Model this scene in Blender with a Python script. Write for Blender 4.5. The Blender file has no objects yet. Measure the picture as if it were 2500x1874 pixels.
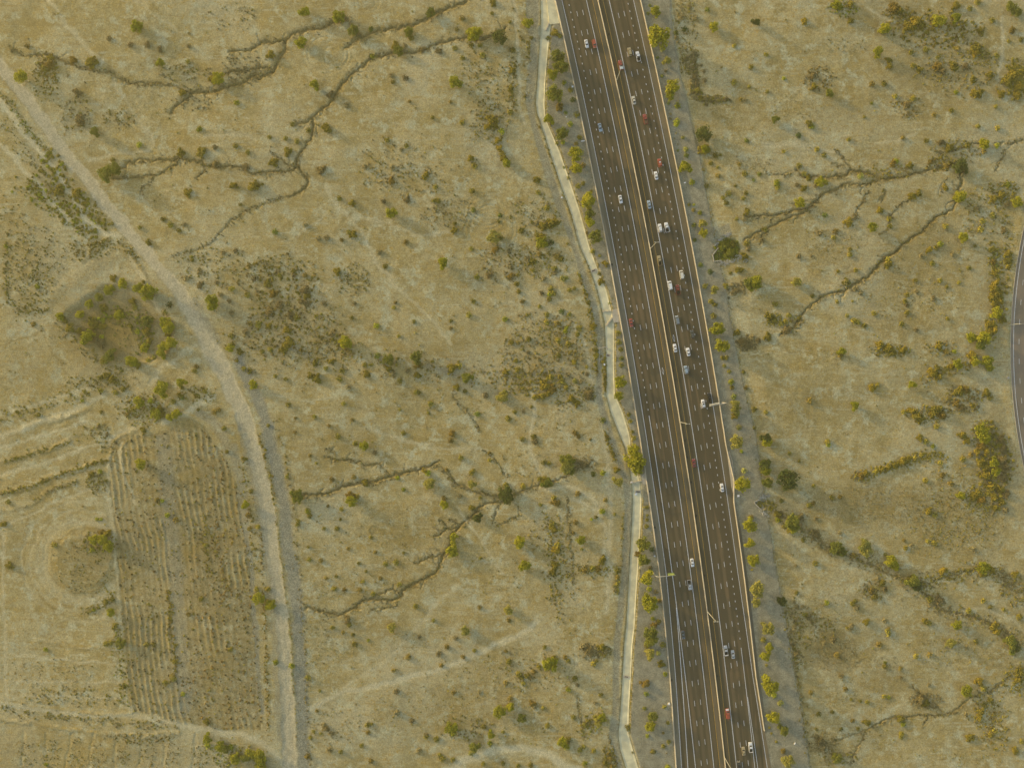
import bpy, bmesh, math, random
import numpy as np
from mathutils import Vector, Matrix
random.seed(7); rng = np.random.default_rng(7)
S = 0.25                       # metres per photo pixel (photo 2500 x 1874)
H = 417.0                      # height of the drone above the motorway
def W(px, py): return ((px-1250.0)*S, (937.0-py)*S)

# ------------------------------------------------------------------ camera, sky, sun, exposure
scene = bpy.context.scene
cam = bpy.data.cameras.new("camera"); camo = bpy.data.objects.new("camera", cam)
scene.collection.objects.link(camo); scene.camera = camo
camo.location = (0, 0, H); camo.rotation_euler = (0, 0, 0)
cam.sensor_fit = 'HORIZONTAL'; cam.sensor_width = 36.0
cam.lens = 36.0*H/(2500*S); cam.clip_start = 1.0; cam.clip_end = 20000.0
HAZE = 0.000145
SUN_EL = math.radians(8.0); SUN_DIR = Vector((-0.87, 0.5, 0)).normalized()   # towards the sun, on the ground
world = bpy.data.worlds.new("World"); scene.world = world; world.use_nodes = True
wn = world.node_tree.nodes; wl = world.node_tree.links
bg = wn['Background']
sky = wn.new('ShaderNodeTexSky'); sky.sky_type = 'NISHITA'; sky.sun_disc = False
sky.sun_elevation = SUN_EL; sky.sun_rotation = math.atan2(SUN_DIR.x, SUN_DIR.y) % (2*math.pi)
sky.air_density = 1.0; sky.dust_density = 3.0; sky.ozone_density = 1.0; sky.altitude = 400
wl.new(sky.outputs[0], bg.inputs[0]); bg.inputs[1].default_value = 0.15
sl = bpy.data.lights.new("sun", 'SUN'); sl.energy = 2.4; sl.angle = math.radians(1.8); sl.color = (1.0, 0.77, 0.36)
so = bpy.data.objects.new("sun", sl); scene.collection.objects.link(so)
sv = Vector((SUN_DIR.x*math.cos(SUN_EL), SUN_DIR.y*math.cos(SUN_EL), math.sin(SUN_EL)))
so.rotation_euler = (-sv).to_track_quat('-Z', 'Y').to_euler(); so.location = sv*800
scene.view_settings.view_transform = 'Standard'; scene.view_settings.look = 'None'
scene.view_settings.exposure = 1.30; scene.view_settings.gamma = 1.0
scene.cycles.max_bounces = 6; scene.cycles.diffuse_bounces = 3

# ------------------------------------------------------------------ helpers
COL = scene.collection
def tag(o, label=None, cat=None, group=None, kind=None):
    if label: o['label'] = label
    if cat: o['category'] = cat
    if group: o['group'] = group
    if kind: o['kind'] = kind
    return o
def empty(name, loc, rz=0.0):
    o = bpy.data.objects.new(name, None); COL.objects.link(o)
    o.location = loc; o.rotation_euler = (0, 0, rz); o.empty_display_size = 0.5
    return o
def link(name, me, parent=None, loc=(0,0,0)):
    o = bpy.data.objects.new(name, me); COL.objects.link(o); o.location = loc
    if parent: o.parent = parent
    return o
def copy_tree(o, parent=None):
    c = o.copy(); COL.objects.link(c)
    if parent: c.parent = parent
    for ch in o.children: copy_tree(ch, c)
    return c
class MB:
    """collects boxes, tubes and faces; build() links them as one mesh object"""
    def __init__(s): s.v = []; s.f = []
    def face(s, pts):
        b = len(s.v); s.v += [tuple(p) for p in pts]; s.f.append(tuple(range(b, b+len(pts)))); return s
    def box(s, cx, cy, cz, sx, sy, sz, rz=0.0, tap=1.0):
        b = len(s.v); c, n = math.cos(rz), math.sin(rz)
        for z, t in ((-.5, 1.0), (.5, tap)):
            for x, y in ((-.5,-.5), (.5,-.5), (.5,.5), (-.5,.5)):
                X, Y = x*sx*t, y*sy*t
                s.v.append((cx+X*c-Y*n, cy+X*n+Y*c, cz+z*sz))
        s.f += [(b+3,b+2,b+1,b), (b+4,b+5,b+6,b+7), (b,b+1,b+5,b+4), (b+1,b+2,b+6,b+5), (b+2,b+3,b+7,b+6), (b+3,b,b+4,b+7)]
        return s
    def tube(s, pts, radii, n=8, cap=True):
        pts = [Vector(p) for p in pts]; b = len(s.v)
        for i, p in enumerate(pts):
            d = (pts[min(i+1, len(pts)-1)]-pts[max(i-1, 0)]).normalized()
            a = d.orthogonal().normalized(); e = d.cross(a)
            for k in range(n):
                t = 2*math.pi*k/n
                s.v.append(tuple(p+(a*math.cos(t)+e*math.sin(t))*radii[i]))
        for i in range(len(pts)-1):
            for k in range(n):
                s.f.append((b+i*n+k, b+i*n+(k+1) % n, b+(i+1)*n+(k+1) % n, b+(i+1)*n+k))
        if cap:
            s.f.append(tuple(b+k for k in reversed(range(n)))); s.f.append(tuple(b+(len(pts)-1)*n+k for k in range(n)))
        return s
    def mesh(s, name, mat, smooth=False):
        me = bpy.data.meshes.new(name); me.from_pydata(s.v, [], s.f); me.update()
        me.materials.append(mat)
        if smooth: me.polygons.foreach_set('use_smooth', [True]*len(me.polygons))
        return me
    def build(s, name, mat, parent=None, loc=(0,0,0), smooth=False):
        return link(name, s.mesh(name, mat, smooth), parent, loc)

# ------------------------------------------------------------------ materials
def new_mat(name, col, rough=0.85, spec=0.2):
    m = bpy.data.materials.new(name); m.use_nodes = True
    p = m.node_tree.nodes['Principled BSDF']
    p.inputs['Base Color'].default_value = (*col, 1); p.inputs['Roughness'].default_value = rough
    p.inputs['Specular IOR Level'].default_value = spec
    return m, m.node_tree.nodes, m.node_tree.links, p
def mixn(ns, ls, a, b, fac, blend='MIX'):
    n = ns.new('ShaderNodeMix'); n.data_type = 'RGBA'; n.blend_type = blend
    for sock, val in ((n.inputs[6], a), (n.inputs[7], b), (n.inputs[0], fac)):
        if isinstance(val, bpy.types.NodeSocket): ls.new(val, sock)
        elif isinstance(val, (int, float)): sock.default_value = val
        else: sock.default_value = (*val, 1)
    return n.outputs[2]
def noise(ns, ls, vec, scale, detail=4, rough=0.6):
    n = ns.new('ShaderNodeTexNoise'); n.inputs['Scale'].default_value = scale
    n.inputs['Detail'].default_value = detail; n.inputs['Roughness'].default_value = rough
    if vec is not None: ls.new(vec, n.inputs['Vector'])
    return n.outputs['Fac']
def ramp(ns, ls, fac, a, b):
    n = ns.new('ShaderNodeMapRange'); n.inputs[1].default_value = a; n.inputs[2].default_value = b
    n.interpolation_type = 'SMOOTHSTEP'; ls.new(fac, n.inputs[0]); return n.outputs[0]
def mottled(name, col, scale=1.0, amt=0.35, rough=0.85, spec=0.2, metal=0.0):
    """a plain colour broken up by two sizes of noise"""
    m, ns, ls, p = new_mat(name, col, rough, spec)
    tc = ns.new('ShaderNodeTexCoord')
    f1 = noise(ns, ls, tc.outputs['Object'], scale, 5); f2 = noise(ns, ls, tc.outputs['Object'], scale*9, 3)
    dark = tuple(c*(1-amt) for c in col); lite = tuple(min(1, c*(1+amt*.8)) for c in col)
    c = mixn(ns, ls, dark, lite, ramp(ns, ls, f1, .3, .7))
    c = mixn(ns, ls, c, mixn(ns, ls, dark, lite, f2), 0.4)
    ls.new(c, p.inputs['Base Color']); p.inputs['Metallic'].default_value = metal
    return m
M = {}
M['concrete'] = mottled('concrete', (.42,.37,.27), .6, .22)
M['barrier'] = mottled('barrier_concrete', (.46,.41,.31), .8, .18)
M['steel'] = mottled('galvanised_steel', (.42,.40,.34), 2, .15, .5, .4)
M['lampwhite'] = mottled('lamp_housing', (.56,.53,.42), 4, .08, .4, .5)
M['dark'] = mottled('dark_grate', (.03,.03,.03), 3, .3, .7)
M['white'] = mottled('white_cabinet', (.72,.72,.70), 3, .08, .5, .4)
M['rock'] = mottled('riprap_stone', (.40,.38,.31), 1.5, .5)
M['bark'] = mottled('bark', (.10,.085,.05), 3, .4)
M['wood'] = mottled('weathered_wood', (.16,.12,.08), 3, .4)
def marking(name, col):
    m, ns, ls, p = new_mat(name, col, .7, .3)
    tc = ns.new('ShaderNodeTexCoord')
    f = ramp(ns, ls, noise(ns, ls, tc.outputs['Object'], 1.2, 6, .75), .32, .6)
    ls.new(mixn(ns, ls, tuple(c*.62 for c in col), col, f), p.inputs['Base Color']); return m
M['mwhite'] = marking('white_road_paint', (.74,.74,.72)); M['myellow'] = marking('yellow_road_paint', (.62,.36,.05))
# ------------------------------------------------------------------ motorway geometry (photo pixels)
CY = np.array([0, 300, 600, 900, 1200, 1400, 1650, 1874.]); CX = np.array([1431.2, 1497.7, 1557.8, 1609.9, 1658.2, 1686.2, 1718, 1742.8])
CP = np.polyfit(CY, CX, 3); CD = np.polyder(CP)
def cx(y):
    y = np.asarray(y, float); yc = np.clip(y, -60, 1940)
    return np.polyval(CP, yc)+np.polyval(CD, yc)*(y-yc)
OFF_LB_Y = [0, 1400, 1650, 1874]; OFF_LB = [-75.6, -75.6, -82.3, -91.9]          # outer barrier, southbound side
OFF_LE = [-59.7, -59.7, -68.7, -78.9]
OFF_RE_Y = [0, 1400, 1650, 1874]; OFF_RE = [115, 115.4, 120, 130.3]
OFF_RB_Y = [0, 1090, 1172, 1222, 1400, 1650, 1786, 1874]; OFF_RB = [132.3, 131.5, 138.2, 130, 129.7, 127.5, 133, 139]
def off(tab_y, tab, y): return np.interp(y, tab_y, tab)
VERGE_R = np.array([[1636,-400],[1636,0],[1642,90],[1664,199],[1676,244],[1692,320],[1706,373],[1717,430],[1728,500],[1741,560],[1752,620],[1762,670],[1774,720],[1785,800],[1800,870],[1815,950],[1831,1010],[1842,1050],[1852,1120],[1866,1220],[1880,1310],[1896,1400],[1921,1533],[1938,1640],[1958,1741],[1976,1863],[1990,1950],[2040,2400]], float)
# concrete drain: y, left edge, right edge
CH = np.array([[-300,1300,1324],[-60,1318,1342],[20,1322,1346],[60,1322,1345],[78,1321,1342],[150,1316,1335],[199,1313,1331],[253,1309,1329],[275,1312,1330],[300,1321,1336],[372,1344,1367],[445,1368,1392],[517,1394,1416],[600,1417,1438],[660,1443,1460],[708,1460,1480],[757,1471,1492],[790,1478,1499],[853,1480,1499],[900,1482,1499],[963,1481,1501],[1008,1493,1521],[1063,1515,1537],[1095,1528,1540],[1140,1538,1553],[1180,1544,1562],[1217,1546,1566],[1281,1544,1564],[1353,1540,1560],[1400,1537,1557],[1458,1534,1553],[1531,1530,1549],[1574,1525,1544],[1652,1521,1540],[1737,1516,1535],[1791,1511,1534],[1827,1515,1544],[1874,1529,1558],[1960,1556,1584],[2400,1690,1715]], float)
def ch_l(y): return np.interp(y, CH[:,0], CH[:,1])
def ch_r(y): return np.interp(y, CH[:,0], CH[:,2])
TRK = np.array([[-300,1290,1318],[0,1284,1316],[60,1287,1318],[110,1296,1315],[180,1287,1311],[250,1283,1304],[300,1296,1310],[372,1314,1335],[445,1337,1360],[517,1363,1384],[600,1396,1410],[672,1416,1434],[745,1443,1460],[817,1458,1477],[900,1457,1470],[972,1456,1472],[1045,1474,1494],[1117,1503,1517],[1171,1520,1537],[1226,1527,1544],[1400,1518,1536],[1574,1498,1515],[1737,1496,1513],[1791,1487,1510],[1827,1496,1513],[1874,1507,1523],[2400,1650,1670]], float)

# ------------------------------------------------------------------ terrain grid
STEP = 0.5
def axis(lim):
    inner = np.arange(-lim, lim+1e-6, STEP); o = []; d = 3.0; x = lim
    while x < 5000: x += d; d *= 1.6; o.append(x)
    o = np.array(o); return np.concatenate([-o[::-1], inner, o])
gx = axis(352.0); gy = axis(272.0)
NX, NY = len(gx), len(gy)
X, Y = np.meshgrid(gx, gy)
PX = X/S+1250.0; PY = 937.0-Y/S
def vnoise(scale, seed, px=None, py=None):
    """smooth value noise at metre scale on the grid"""
    r = np.random.default_rng(seed); n = 512
    g = r.random((n, n)).astype(np.float32)
    a = (X if px is None else px)/scale+200.3; b = (Y if py is None else py)/scale+200.7
    i = np.floor(a).astype(int); j = np.floor(b).astype(int)
    u = (a-i).astype(np.float32); v = (b-j).astype(np.float32); u = u*u*(3-2*u); v = v*v*(3-2*v)
    i %= n; j %= n; i1 = (i+1) % n; j1 = (j+1) % n
    return (g[j,i]*(1-u)+g[j,i1]*u)*(1-v)+(g[j1,i]*(1-u)+g[j1,i1]*u)*v
def fbm(scale, seed, octv=4, gain=.5, **k):
    t = 0; a = 1.0; s = 0
    for o in range(octv):
        t = t+a*vnoise(scale/2**o, seed*31+o, **k); s += a; a *= gain
    return t/s
def sm(e0, e1, x):
    t = np.clip((x-e0)/(e1-e0), 0, 1); return t*t*(3-2*t)
WX = PX+(fbm(9, 91, 3)-.5)*14+(fbm(2.2, 93, 2)-.5)*7; WY = PY+(fbm(9, 92, 3)-.5)*14+(fbm(2.2, 94, 2)-.5)*7      # gently warped pixel coordinates, for ragged edges
def window(x0, x1, y0, y1):
    """index window of the grid covering pixel box"""
    a, b = W(x0, y1); c, d = W(x1, y0)
    return slice(max(0, np.searchsorted(gy, b)-1), np.searchsorted(gy, d)+1), slice(max(0, np.searchsorted(gx, a)-1), np.searchsorted(gx, c)+1)
def stroke(pts, hw, warp=True, soft=0.5):
    """mask 0..1 of a polyline in pixels; hw = half width in pixels, a number or one per point"""
    pts = np.asarray(pts, float); hw = np.broadcast_to(np.asarray(hw, float), (len(pts),)); m = np.zeros((NY, NX), np.float32)
    QX, QY = (WX, WY) if warp else (PX, PY)
    for (a, b, wa, wb) in zip(pts[:-1], pts[1:], hw[:-1], hw[1:]):
        r = max(wa, wb)*1.3+10
        ws = window(min(a[0],b[0])-r, max(a[0],b[0])+r, min(a[1],b[1])-r, max(a[1],b[1])+r)
        qx, qy = QX[ws], QY[ws]
        d = b-a; L = d@d+1e-9
        t = np.clip(((qx-a[0])*d[0]+(qy-a[1])*d[1])/L, 0, 1)
        dist = np.hypot(qx-a[0]-t*d[0], qy-a[1]-t*d[1])/(wa+(wb-wa)*t)
        np.maximum(m[ws], 1-sm(1-soft, 1+soft*.5, dist), out=m[ws])
    return m
def polymask(pts, warp=True):
    pts = np.asarray(pts, float); m = np.zeros((NY, NX), np.float32)
    ws = window(pts[:,0].min()-10, pts[:,0].max()+10, pts[:,1].min()-10, pts[:,1].max()+10)
    qx, qy = (WX[ws], WY[ws]) if warp else (PX[ws], PY[ws]); c = np.zeros(qx.shape, bool)
    for i in range(len(pts)):
        (x0, y0), (x1, y1) = pts[i-1], pts[i]
        if y0 == y1: continue
        c ^= ((y0 > qy) != (y1 > qy)) & (qx < (x1-x0)*(qy-y0)/(y1-y0)+x0)
    m[ws] = c; return m
def ell(x, y, rx, ry, soft=.3):
    m = np.zeros((NY, NX), np.float32); ws = window(x-rx*1.5, x+rx*1.5, y-ry*1.5, y+ry*1.5)
    d = np.hypot((WX[ws]-x)/rx, (WY[ws]-y)/ry); m[ws] = 1-sm(1-soft, 1+soft, d); return m
def wiggle(pts, amp, rr, step=7.0):
    """subdivide a polyline to ~step pixels and shake it"""
    out = [np.array(pts[0], float)]
    for a, b in zip(pts[:-1], pts[1:]):
        a = np.array(a, float); b = np.array(b, float); n = max(1, int(np.hypot(*(b-a))/step))
        q = (b-a)[::-1]*[-1, 1]/max(1e-6, np.hypot(*(b-a)))
        for i in range(1, n+1):
            p = a+(b-a)*i/n
            if i < n: p = p+q*rr.normal(0, amp)
            out.append(p)
    return np.array(out)

# ------------------------------------------------------------------ gullies, tracks and other traced lines
WASH = [ # (half width px, depth m, points)
 (7,1.1,[(1141,3),(1095,17),(1054,38),(1005,62),(961,67),(918,75),(880,93),(840,113)]),
 (8,1.3,[(843,46),(820,49),(788,68),(750,72),(715,84),(698,98),(689,127),(666,171),(637,185),(622,179),(579,200),(535,217),(492,223),(463,223),(434,249),(417,275)]),
 (6,1.0,[(698,98),(640,97),(613,119),(580,122),(558,124)]),(5,.9,[(666,171),(637,162),(579,174),(541,182),(515,190)]),
 (4,.8,[(463,223),(428,208),(376,203),(318,203),(289,185),(260,174),(197,165),(120,135),(60,135),(25,115)]),
 (5,.9,[(846,46),(862,66),(880,93)]),
 (6,1.1,[(1236,69),(1200,88),(1170,95),(1112,93),(1071,104),(1025,127),(953,130),(909,136),(886,162),(851,188),(817,229),(782,269),(765,289),(765,318),(747,347),(727,382),(721,399)]),
 (5,.9,[(770,285),(750,295),(718,301)]),(5,1.0,[(721,399),(730,411),(750,431),(747,451),(715,475)]),(3,.6,[(721,408),(695,395),(675,380),(663,370)]),
 (5,.9,[(726,409),(678,420),(620,423),(579,408),(521,405),(451,391),(376,388),(312,396),(278,414)]),
 (4,.8,[(434,398),(399,422),(333,431),(272,434)]),(4,.7,[(501,411),(480,437)]),(3,.5,[(376,430),(350,455),(343,475)]),
 (4,.4,[(715,475),(663,488),(622,503),(579,532),(521,586),(477,610),(420,624)]),
 (5,1.0,[(2335,399),(2288,408),(2236,420),(2193,434),(2149,440),(2120,425),(2080,417),(2057,434),(1999,434),(1964,428),(1944,411)]),
 (3,.5,[(1935,420),(1915,428),(1889,425),(1870,423)]),
 (5,1.0,[(2149,440),(2109,451),(2063,454),(2005,472),(1976,508),(1918,520),(1860,529),(1820,531)]),
 (5,1.1,[(2005,475),(1970,517),(1918,537),(1874,555),(1845,572),(1815,590)]),(4,.8,[(1874,562),(1858,580),(1852,595)]),
 (3,.7,[(2080,417),(2063,399),(2052,380),(2040,365)]),(3,.6,[(2063,410),(2040,402),(2030,400)]),(2.5,.5,[(2105,455),(2100,475)]),
 (5,1.2,[(2352,402),(2345,440),(2340,465),(2329,503),(2294,529),(2265,555),(2213,589),(2187,615),(2149,642),(2115,679),(2060,711),(2005,725),(1967,757),(1938,798),(1903,818)]),
 (3,.6,[(2120,470),(2112,482),(2100,500),(2086,523)]),(3,.6,[(2160,465),(2153,490)]),(3,.6,[(2225,480),(2195,500),(2175,525),(2165,560),(2145,572)]),
 (3,.6,[(2500,340),(2470,348),(2430,350)]),(3,.6,[(2452,365),(2450,385),(2430,415)]),(3,.5,[(2310,440),(2300,455),(2295,475)]),(3,.6,[(2290,370),(2320,372),(2370,350),(2400,345)]),
 (6,1.2,[(1069,1130),(1054,1138),(1011,1147),(953,1167),(895,1179),(834,1182),(822,1192),(799,1205),(765,1211),(739,1211)]),
 (4,.8,[(950,1164),(933,1144),(918,1130),(886,1138),(870,1128),(852,1121),(817,1124),(794,1115)]),(3,.6,[(820,1110),(810,1100),(795,1095)]),
 (4,.7,[(1054,1138),(1075,1145),(1095,1162),(1112,1185),(1155,1199),(1199,1208),(1222,1214),(1253,1208),(1303,1190),(1349,1173),(1389,1162)]),
 (6,1.2,[(1242,1225),(1205,1228),(1179,1234),(1150,1263),(1124,1283),(1112,1295),(1098,1315),(1095,1335),(1077,1364),(1066,1393),(1025,1417),(990,1437),(967,1466),(938,1466),(886,1463),(860,1487),(823,1504),(782,1492),(747,1481)]),
 (3.5,.8,[(1112,1289),(1083,1292),(1066,1309),(1058,1310)]),(3.5,.8,[(1095,1340),(1083,1352),(1048,1360),(1011,1375)]),(3,.7,[(1090,1287),(1080,1275),(1073,1272)]),
 (3,.6,[(1124,1280),(1110,1272),(1095,1270)]),(3,.6,[(1213,1234),(1205,1255),(1203,1275)]),(2.5,.6,[(1265,1237),(1271,1257),(1245,1269),(1213,1283)]),
 (3,.7,[(980,1452),(960,1440),(930,1450),(905,1460)]),(3,.6,[(967,1480),(930,1488),(900,1492)]),
 (4,.7,[(2468,1649),(2424,1689),(2375,1701),(2338,1736),(2306,1747),(2251,1747),(2193,1753),(2149,1770),(2106,1788),(2063,1799),(2040,1810)]),
 (5,.7,[(2306,1740),(2290,1728),(2265,1712),(2230,1675)]),(3,.6,[(2120,1785),(2092,1828),(2080,1869)]),(3,.5,[(2268,1750),(2255,1775)]),
 (5,.6,[(1900,1255),(1924,1263),(1976,1300),(2010,1325),(2045,1345),(2120,1376),(2164,1397),(2222,1423),(2265,1452),(2294,1490),(2352,1501),(2395,1510),(2439,1533),(2500,1573)]),
 (4,.5,[(2260,1430),(2300,1410),(2350,1396),(2420,1385)]),
 (3,.5,[(1105,965),(1125,990),(1150,1020),(1170,1050)]),(3,.4,[(1180,1100),(1215,1130),(1240,1165)]),
 (2.5,.6,[(1486,1800),(1496,1820),(1500,1840),(1507,1862)]),(3,.4,[(1410,1695),(1415,1740),(1425,1800)]),(3,.35,[(1385,1213),(1392,1290),(1400,1420)]),
]
LITTLE = [] # side rills, filled while carving
TAN = [ # main dirt road, centre and half width
 ([(-130,30),(-40,115),(43,208),(87,269),(130,333),(174,397),(217,446),(243,478),(289,537),(333,587),(376,639),(420,691),(463,754),(498,812),(525,871),(560,935),(592,1005),(614,1075),(631,1140),(646,1219),(663,1335),(675,1410),(686,1500),(696,1625),(704,1750),(708,1874),(712,2050)],
  [16,16,16,15,15,15,15,15,16,16,16,17,19,22,22,21,20,18,18,18,18,17,16,17,18,19,19])]
TRACKS = [ # (half width, strength, points) pale wheel tracks
 (7,.8,[(-60,170),(0,243),(43,307),(95,368),(139,417),(174,475),(203,523),(226,552),(260,575),(289,572)]),
 (6,.7,[(-30,330),(30,380),(70,430),(120,490),(165,530)]),
 (6,.55,[(115,0),(150,45),(190,90),(225,130),(250,145)]),(5,.42,[(275,190),(310,250),(340,300),(365,325),(370,350),(350,372),(270,372),(220,395)]),
 (5,.5,[(500,330),(560,325),(620,335)]),(4,.4,[(330,0),(400,50),(455,90)]),
 (8,.75,[(755,1727),(790,1712),(823,1695),(895,1680),(967,1663),(1025,1649),(1083,1634),(1141,1608),(1199,1582),(1257,1553),(1310,1520)]),
 (6,.38,[(770,1722),(823,1690),(880,1654),(938,1620),(982,1573),(1025,1524),(1069,1469),(1112,1429)]),
 (12,.85,[(1097,1885),(1141,1857),(1199,1834),(1270,1827),(1343,1845),(1406,1880),(1450,1920)]),
 (5,.5,[(795,455),(812,490),(830,510),(865,545),(890,580),(905,620),(920,640),(960,690),(1010,740),(1060,790),(1100,840)]),
 (5,.4,[(880,530),(950,545),(1010,570),(1060,575),(1110,560)]),(4,.4,[(725,580),(760,545),(800,520)]),
 (2,.35,[(1408,1574),(1404,1640),(1400,1708)]),(2,.35,[(1392,1730),(1394,1780),(1397,1824)]),
 (6,.55,[(1300,960),(1305,1020),(1290,1100),(1320,1160)]),(7,.5,[(1465,960),(1472,1070),(1484,1150),(1490,1230),(1488,1400),(1480,1500)]),
 (6,.5,[(1395,1215),(1450,1240),(1480,1290),(1478,1360)]),(7,.6,[(1330,1195),(1390,1185),(1440,1210),(1470,1250)]),
 (5,.5,[(1400,790),(1432,850),(1436,900),(1450,940),(1460,980)]),(5,.5,[(1255,0),(1258,40),(1262,100),(1268,180),(1270,260),(1285,300)]),
 (3.5,.5,[(1860,349),(1900,346),(1960,350),(2010,362),(2050,375)]),(3.5,.5,[(1860,355),(1920,352),(1980,362),(2035,385)]),(4,.5,[(2140,355),(2190,345),(2240,320)]),
 (5,.5,[(2120,20),(2150,40),(2190,48)]),(5,.6,[(2450,40),(2455,90),(2450,140),(2440,180)]),(4,.4,[(2330,1500),(2400,1480),(2470,1510),(2500,1540)]),
 (9,.7,[(434,1767),(507,1779),(579,1790),(640,1814),(678,1845),(700,1880)]),(7,.6,[(-40,1715),(60,1730),(200,1745),(330,1750),(434,1762)]),
 (8,.7,[(400,1030),(440,1010),(480,985),(520,965)]),(7,.5,[(365,940),(390,900),(440,870),(480,840)]),(6,.5,[(310,620),(330,660),(370,710),(385,760)]),
 (5,.5,[(-10,1012),(120,975),(230,945)]),(5,.5,[(0,1092),(100,1062),(210,1030)]),(5,.5,[(0,1160),(120,1125),(240,1085)]),(4,.5,[(0,1290),(60,1262),(130,1225),(220,1195)]),(5,.45,[(8,1290),(8,1500),(14,1720)]),
 (4,.45,[(40,1600),(140,1610),(290,1620)]),(4,.4,[(30,1660),(150,1665),(300,1668)]),(4,.4,[(30,1700),(150,1700),(310,1705)]),(4,.4,[(270,1110),(262,1200),(278,1320),(290,1500),(300,1650),(322,1738)]),(4,.5,[(300,1085),(290,1110),(300,1160),(330,1230)]),
 (8,.6,[(-20,1070),(60,1045),(150,1010),(250,965)]),(6,.5,[(265,1085),(280,1060),(330,1045)]),
 (4,.4,[(1000,1075),(1050,1100),(1110,1095),(1190,1100)]),(5,.45,[(900,1050),(1000,1080),(1060,1090)]),(4,.45,[(1115,1240),(1180,1330),(1230,1400)]),
]
GREY = [ # (half width, strength, points) grey stony gravel
 (17,1.0,[(585,880),(610,935),(636,985),(657,1060),(672,1130),(690,1219),(704,1335),(716,1410),(727,1500),(734,1625),(738,1750),(740,1874),(742,2050)]),
 (12,.5,[(590,1040),(612,1130),(628,1219),(645,1335),(658,1410),(668,1500),(676,1625),(684,1750),(688,1800)]),
 (7,.7,[(600,1290),(615,1400),(622,1500),(630,1620),(640,1740)]),
 (22,.55,[(395,1080),(410,1200),(420,1320),(430,1420),(440,1540),(445,1650),(450,1730)]),
 (14,.5,[(570,1090),(588,1180),(600,1290)]),(10,.6,[(470,735),(500,770),(530,830)]),(12,.5,[(490,1010),(540,1050),(560,1100)]),
 (9,.45,[(690,825),(740,860),(775,890)]),(8,.5,[(1040,890),(1075,905),(1110,915)]),(7,.5,[(1290,915),(1330,905),(1370,900)]),
]
DARK = [ # ellipses of leaf litter and dry grass: x, y, rx, ry, strength
 (290,800,118,88,.78),(330,830,60,50,.5),(700,810,170,90,.35),(1330,890,120,110,.35),(1290,930,90,50,.4),(2140,1235,190,55,.45),(2350,1280,130,70,.35),
 (2430,1130,45,120,.5),(2430,750,30,120,.35),(2040,1590,60,45,.45),(2170,1665,60,30,.45),(2130,1550,60,20,.3),(2330,170,130,80,.3),(150,430,90,70,.3),(60,620,80,120,.3),
 (205,1370,75,65,.3),(1000,1300,90,60,.3),(1010,1400,120,50,.25),(1100,870,140,60,.2),(2060,270,70,45,.3),(1780,270,70,40,.3),(2150,25,90,40,.3),(500,1110,80,110,.15),
 (800,230,70,40,.2),(100,1100,120,60,.2),(60,1840,140,60,.25),(300,1840,140,50,.3),(60,900,80,60,.25),(40,60,70,60,.15),(560,190,90,50,.2),(1050,1720,150,70,.2),(900,1540,90,60,.15),(2040,630,80,40,.25),(2270,630,120,80,.2),
 (1990,450,60,30,.1),(2200,790,90,30,.3),(1950,980,90,60,.25),(1870,1250,40,40,.3),(1200,300,60,50,.25),(1090,520,110,50,.15),(420,1850,90,40,.2),(280,930,60,25,.35),(1500,60,20,60,.1)]
z = (fbm(140, 1, 3)-.5)*3.0+(fbm(34, 2, 3)-.5)*.9+(fbm(9, 3, 3)-.5)*.28+(fbm(2.4, 4, 2)-.5)*.10
z -= .55
rr = np.random.default_rng(5)
dep = np.zeros((NY, NX), np.float32); bedm = np.zeros((NY, NX), np.float32); washlines = []
fbmrow = np.repeat(rr.random(25), 4)
for hw, d, pts in WASH:
    wp = wiggle(pts, 1.3, rr); washlines.append((hw, wp))
    n = len(wp); hws = hw*.62*(.55+.45*np.sin(np.linspace(.25, 2.9, n)))*rr.uniform(.75, 1.2, n)
    m = stroke(wp, hws, warp=True, soft=.75); np.maximum(dep, m*d, out=dep)
    if d > .5:
        b = stroke(wp, hws*2.4, warp=True, soft=.95); np.maximum(dep, b*d*.2, out=dep); np.maximum(bedm, b*min(1, d), out=bedm)
        for k in range(2, n-1):
            if rr.random() < (.9 if d > .75 else .5)*fbmrow[k % 97]*1.7:
                t = (wp[k]-wp[k-1])*rr.choice([-1, 1]); t = t/np.hypot(*t); s = rr.choice([-1, 1]); a = s*rr.uniform(.4, 1.2)
                q = np.array([t[0]*math.cos(a)-t[1]*math.sin(a), t[0]*math.sin(a)+t[1]*math.cos(a)]); L = 4+rr.exponential(8)
                rill = wiggle([wp[k], wp[k]+q*L*.5, wp[k]+q*L+rr.normal(0, 3, 2)], 1.2, rr, 5)
                np.maximum(dep, stroke(rill, np.linspace(1.9, .9, len(rill)), soft=.7)*d*.6, out=dep)
z -= dep*.6*(.6+.8*fbm(6, 7, 2))
tan = np.zeros((NY, NX), np.float32); grey = np.zeros_like(tan); pale = np.zeros_like(tan); dark = np.zeros_like(tan)
for pts, hw in TAN: np.maximum(tan, stroke(pts, hw, soft=.4), out=tan)
for hw, s, pts in TRACKS: np.maximum(pale, stroke(wiggle(pts, .8, rr, 20), hw, soft=.8)*s, out=pale)
for hw, s, pts in GREY: np.maximum(grey, stroke(pts, hw, soft=.5)*s, out=grey)
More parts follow.
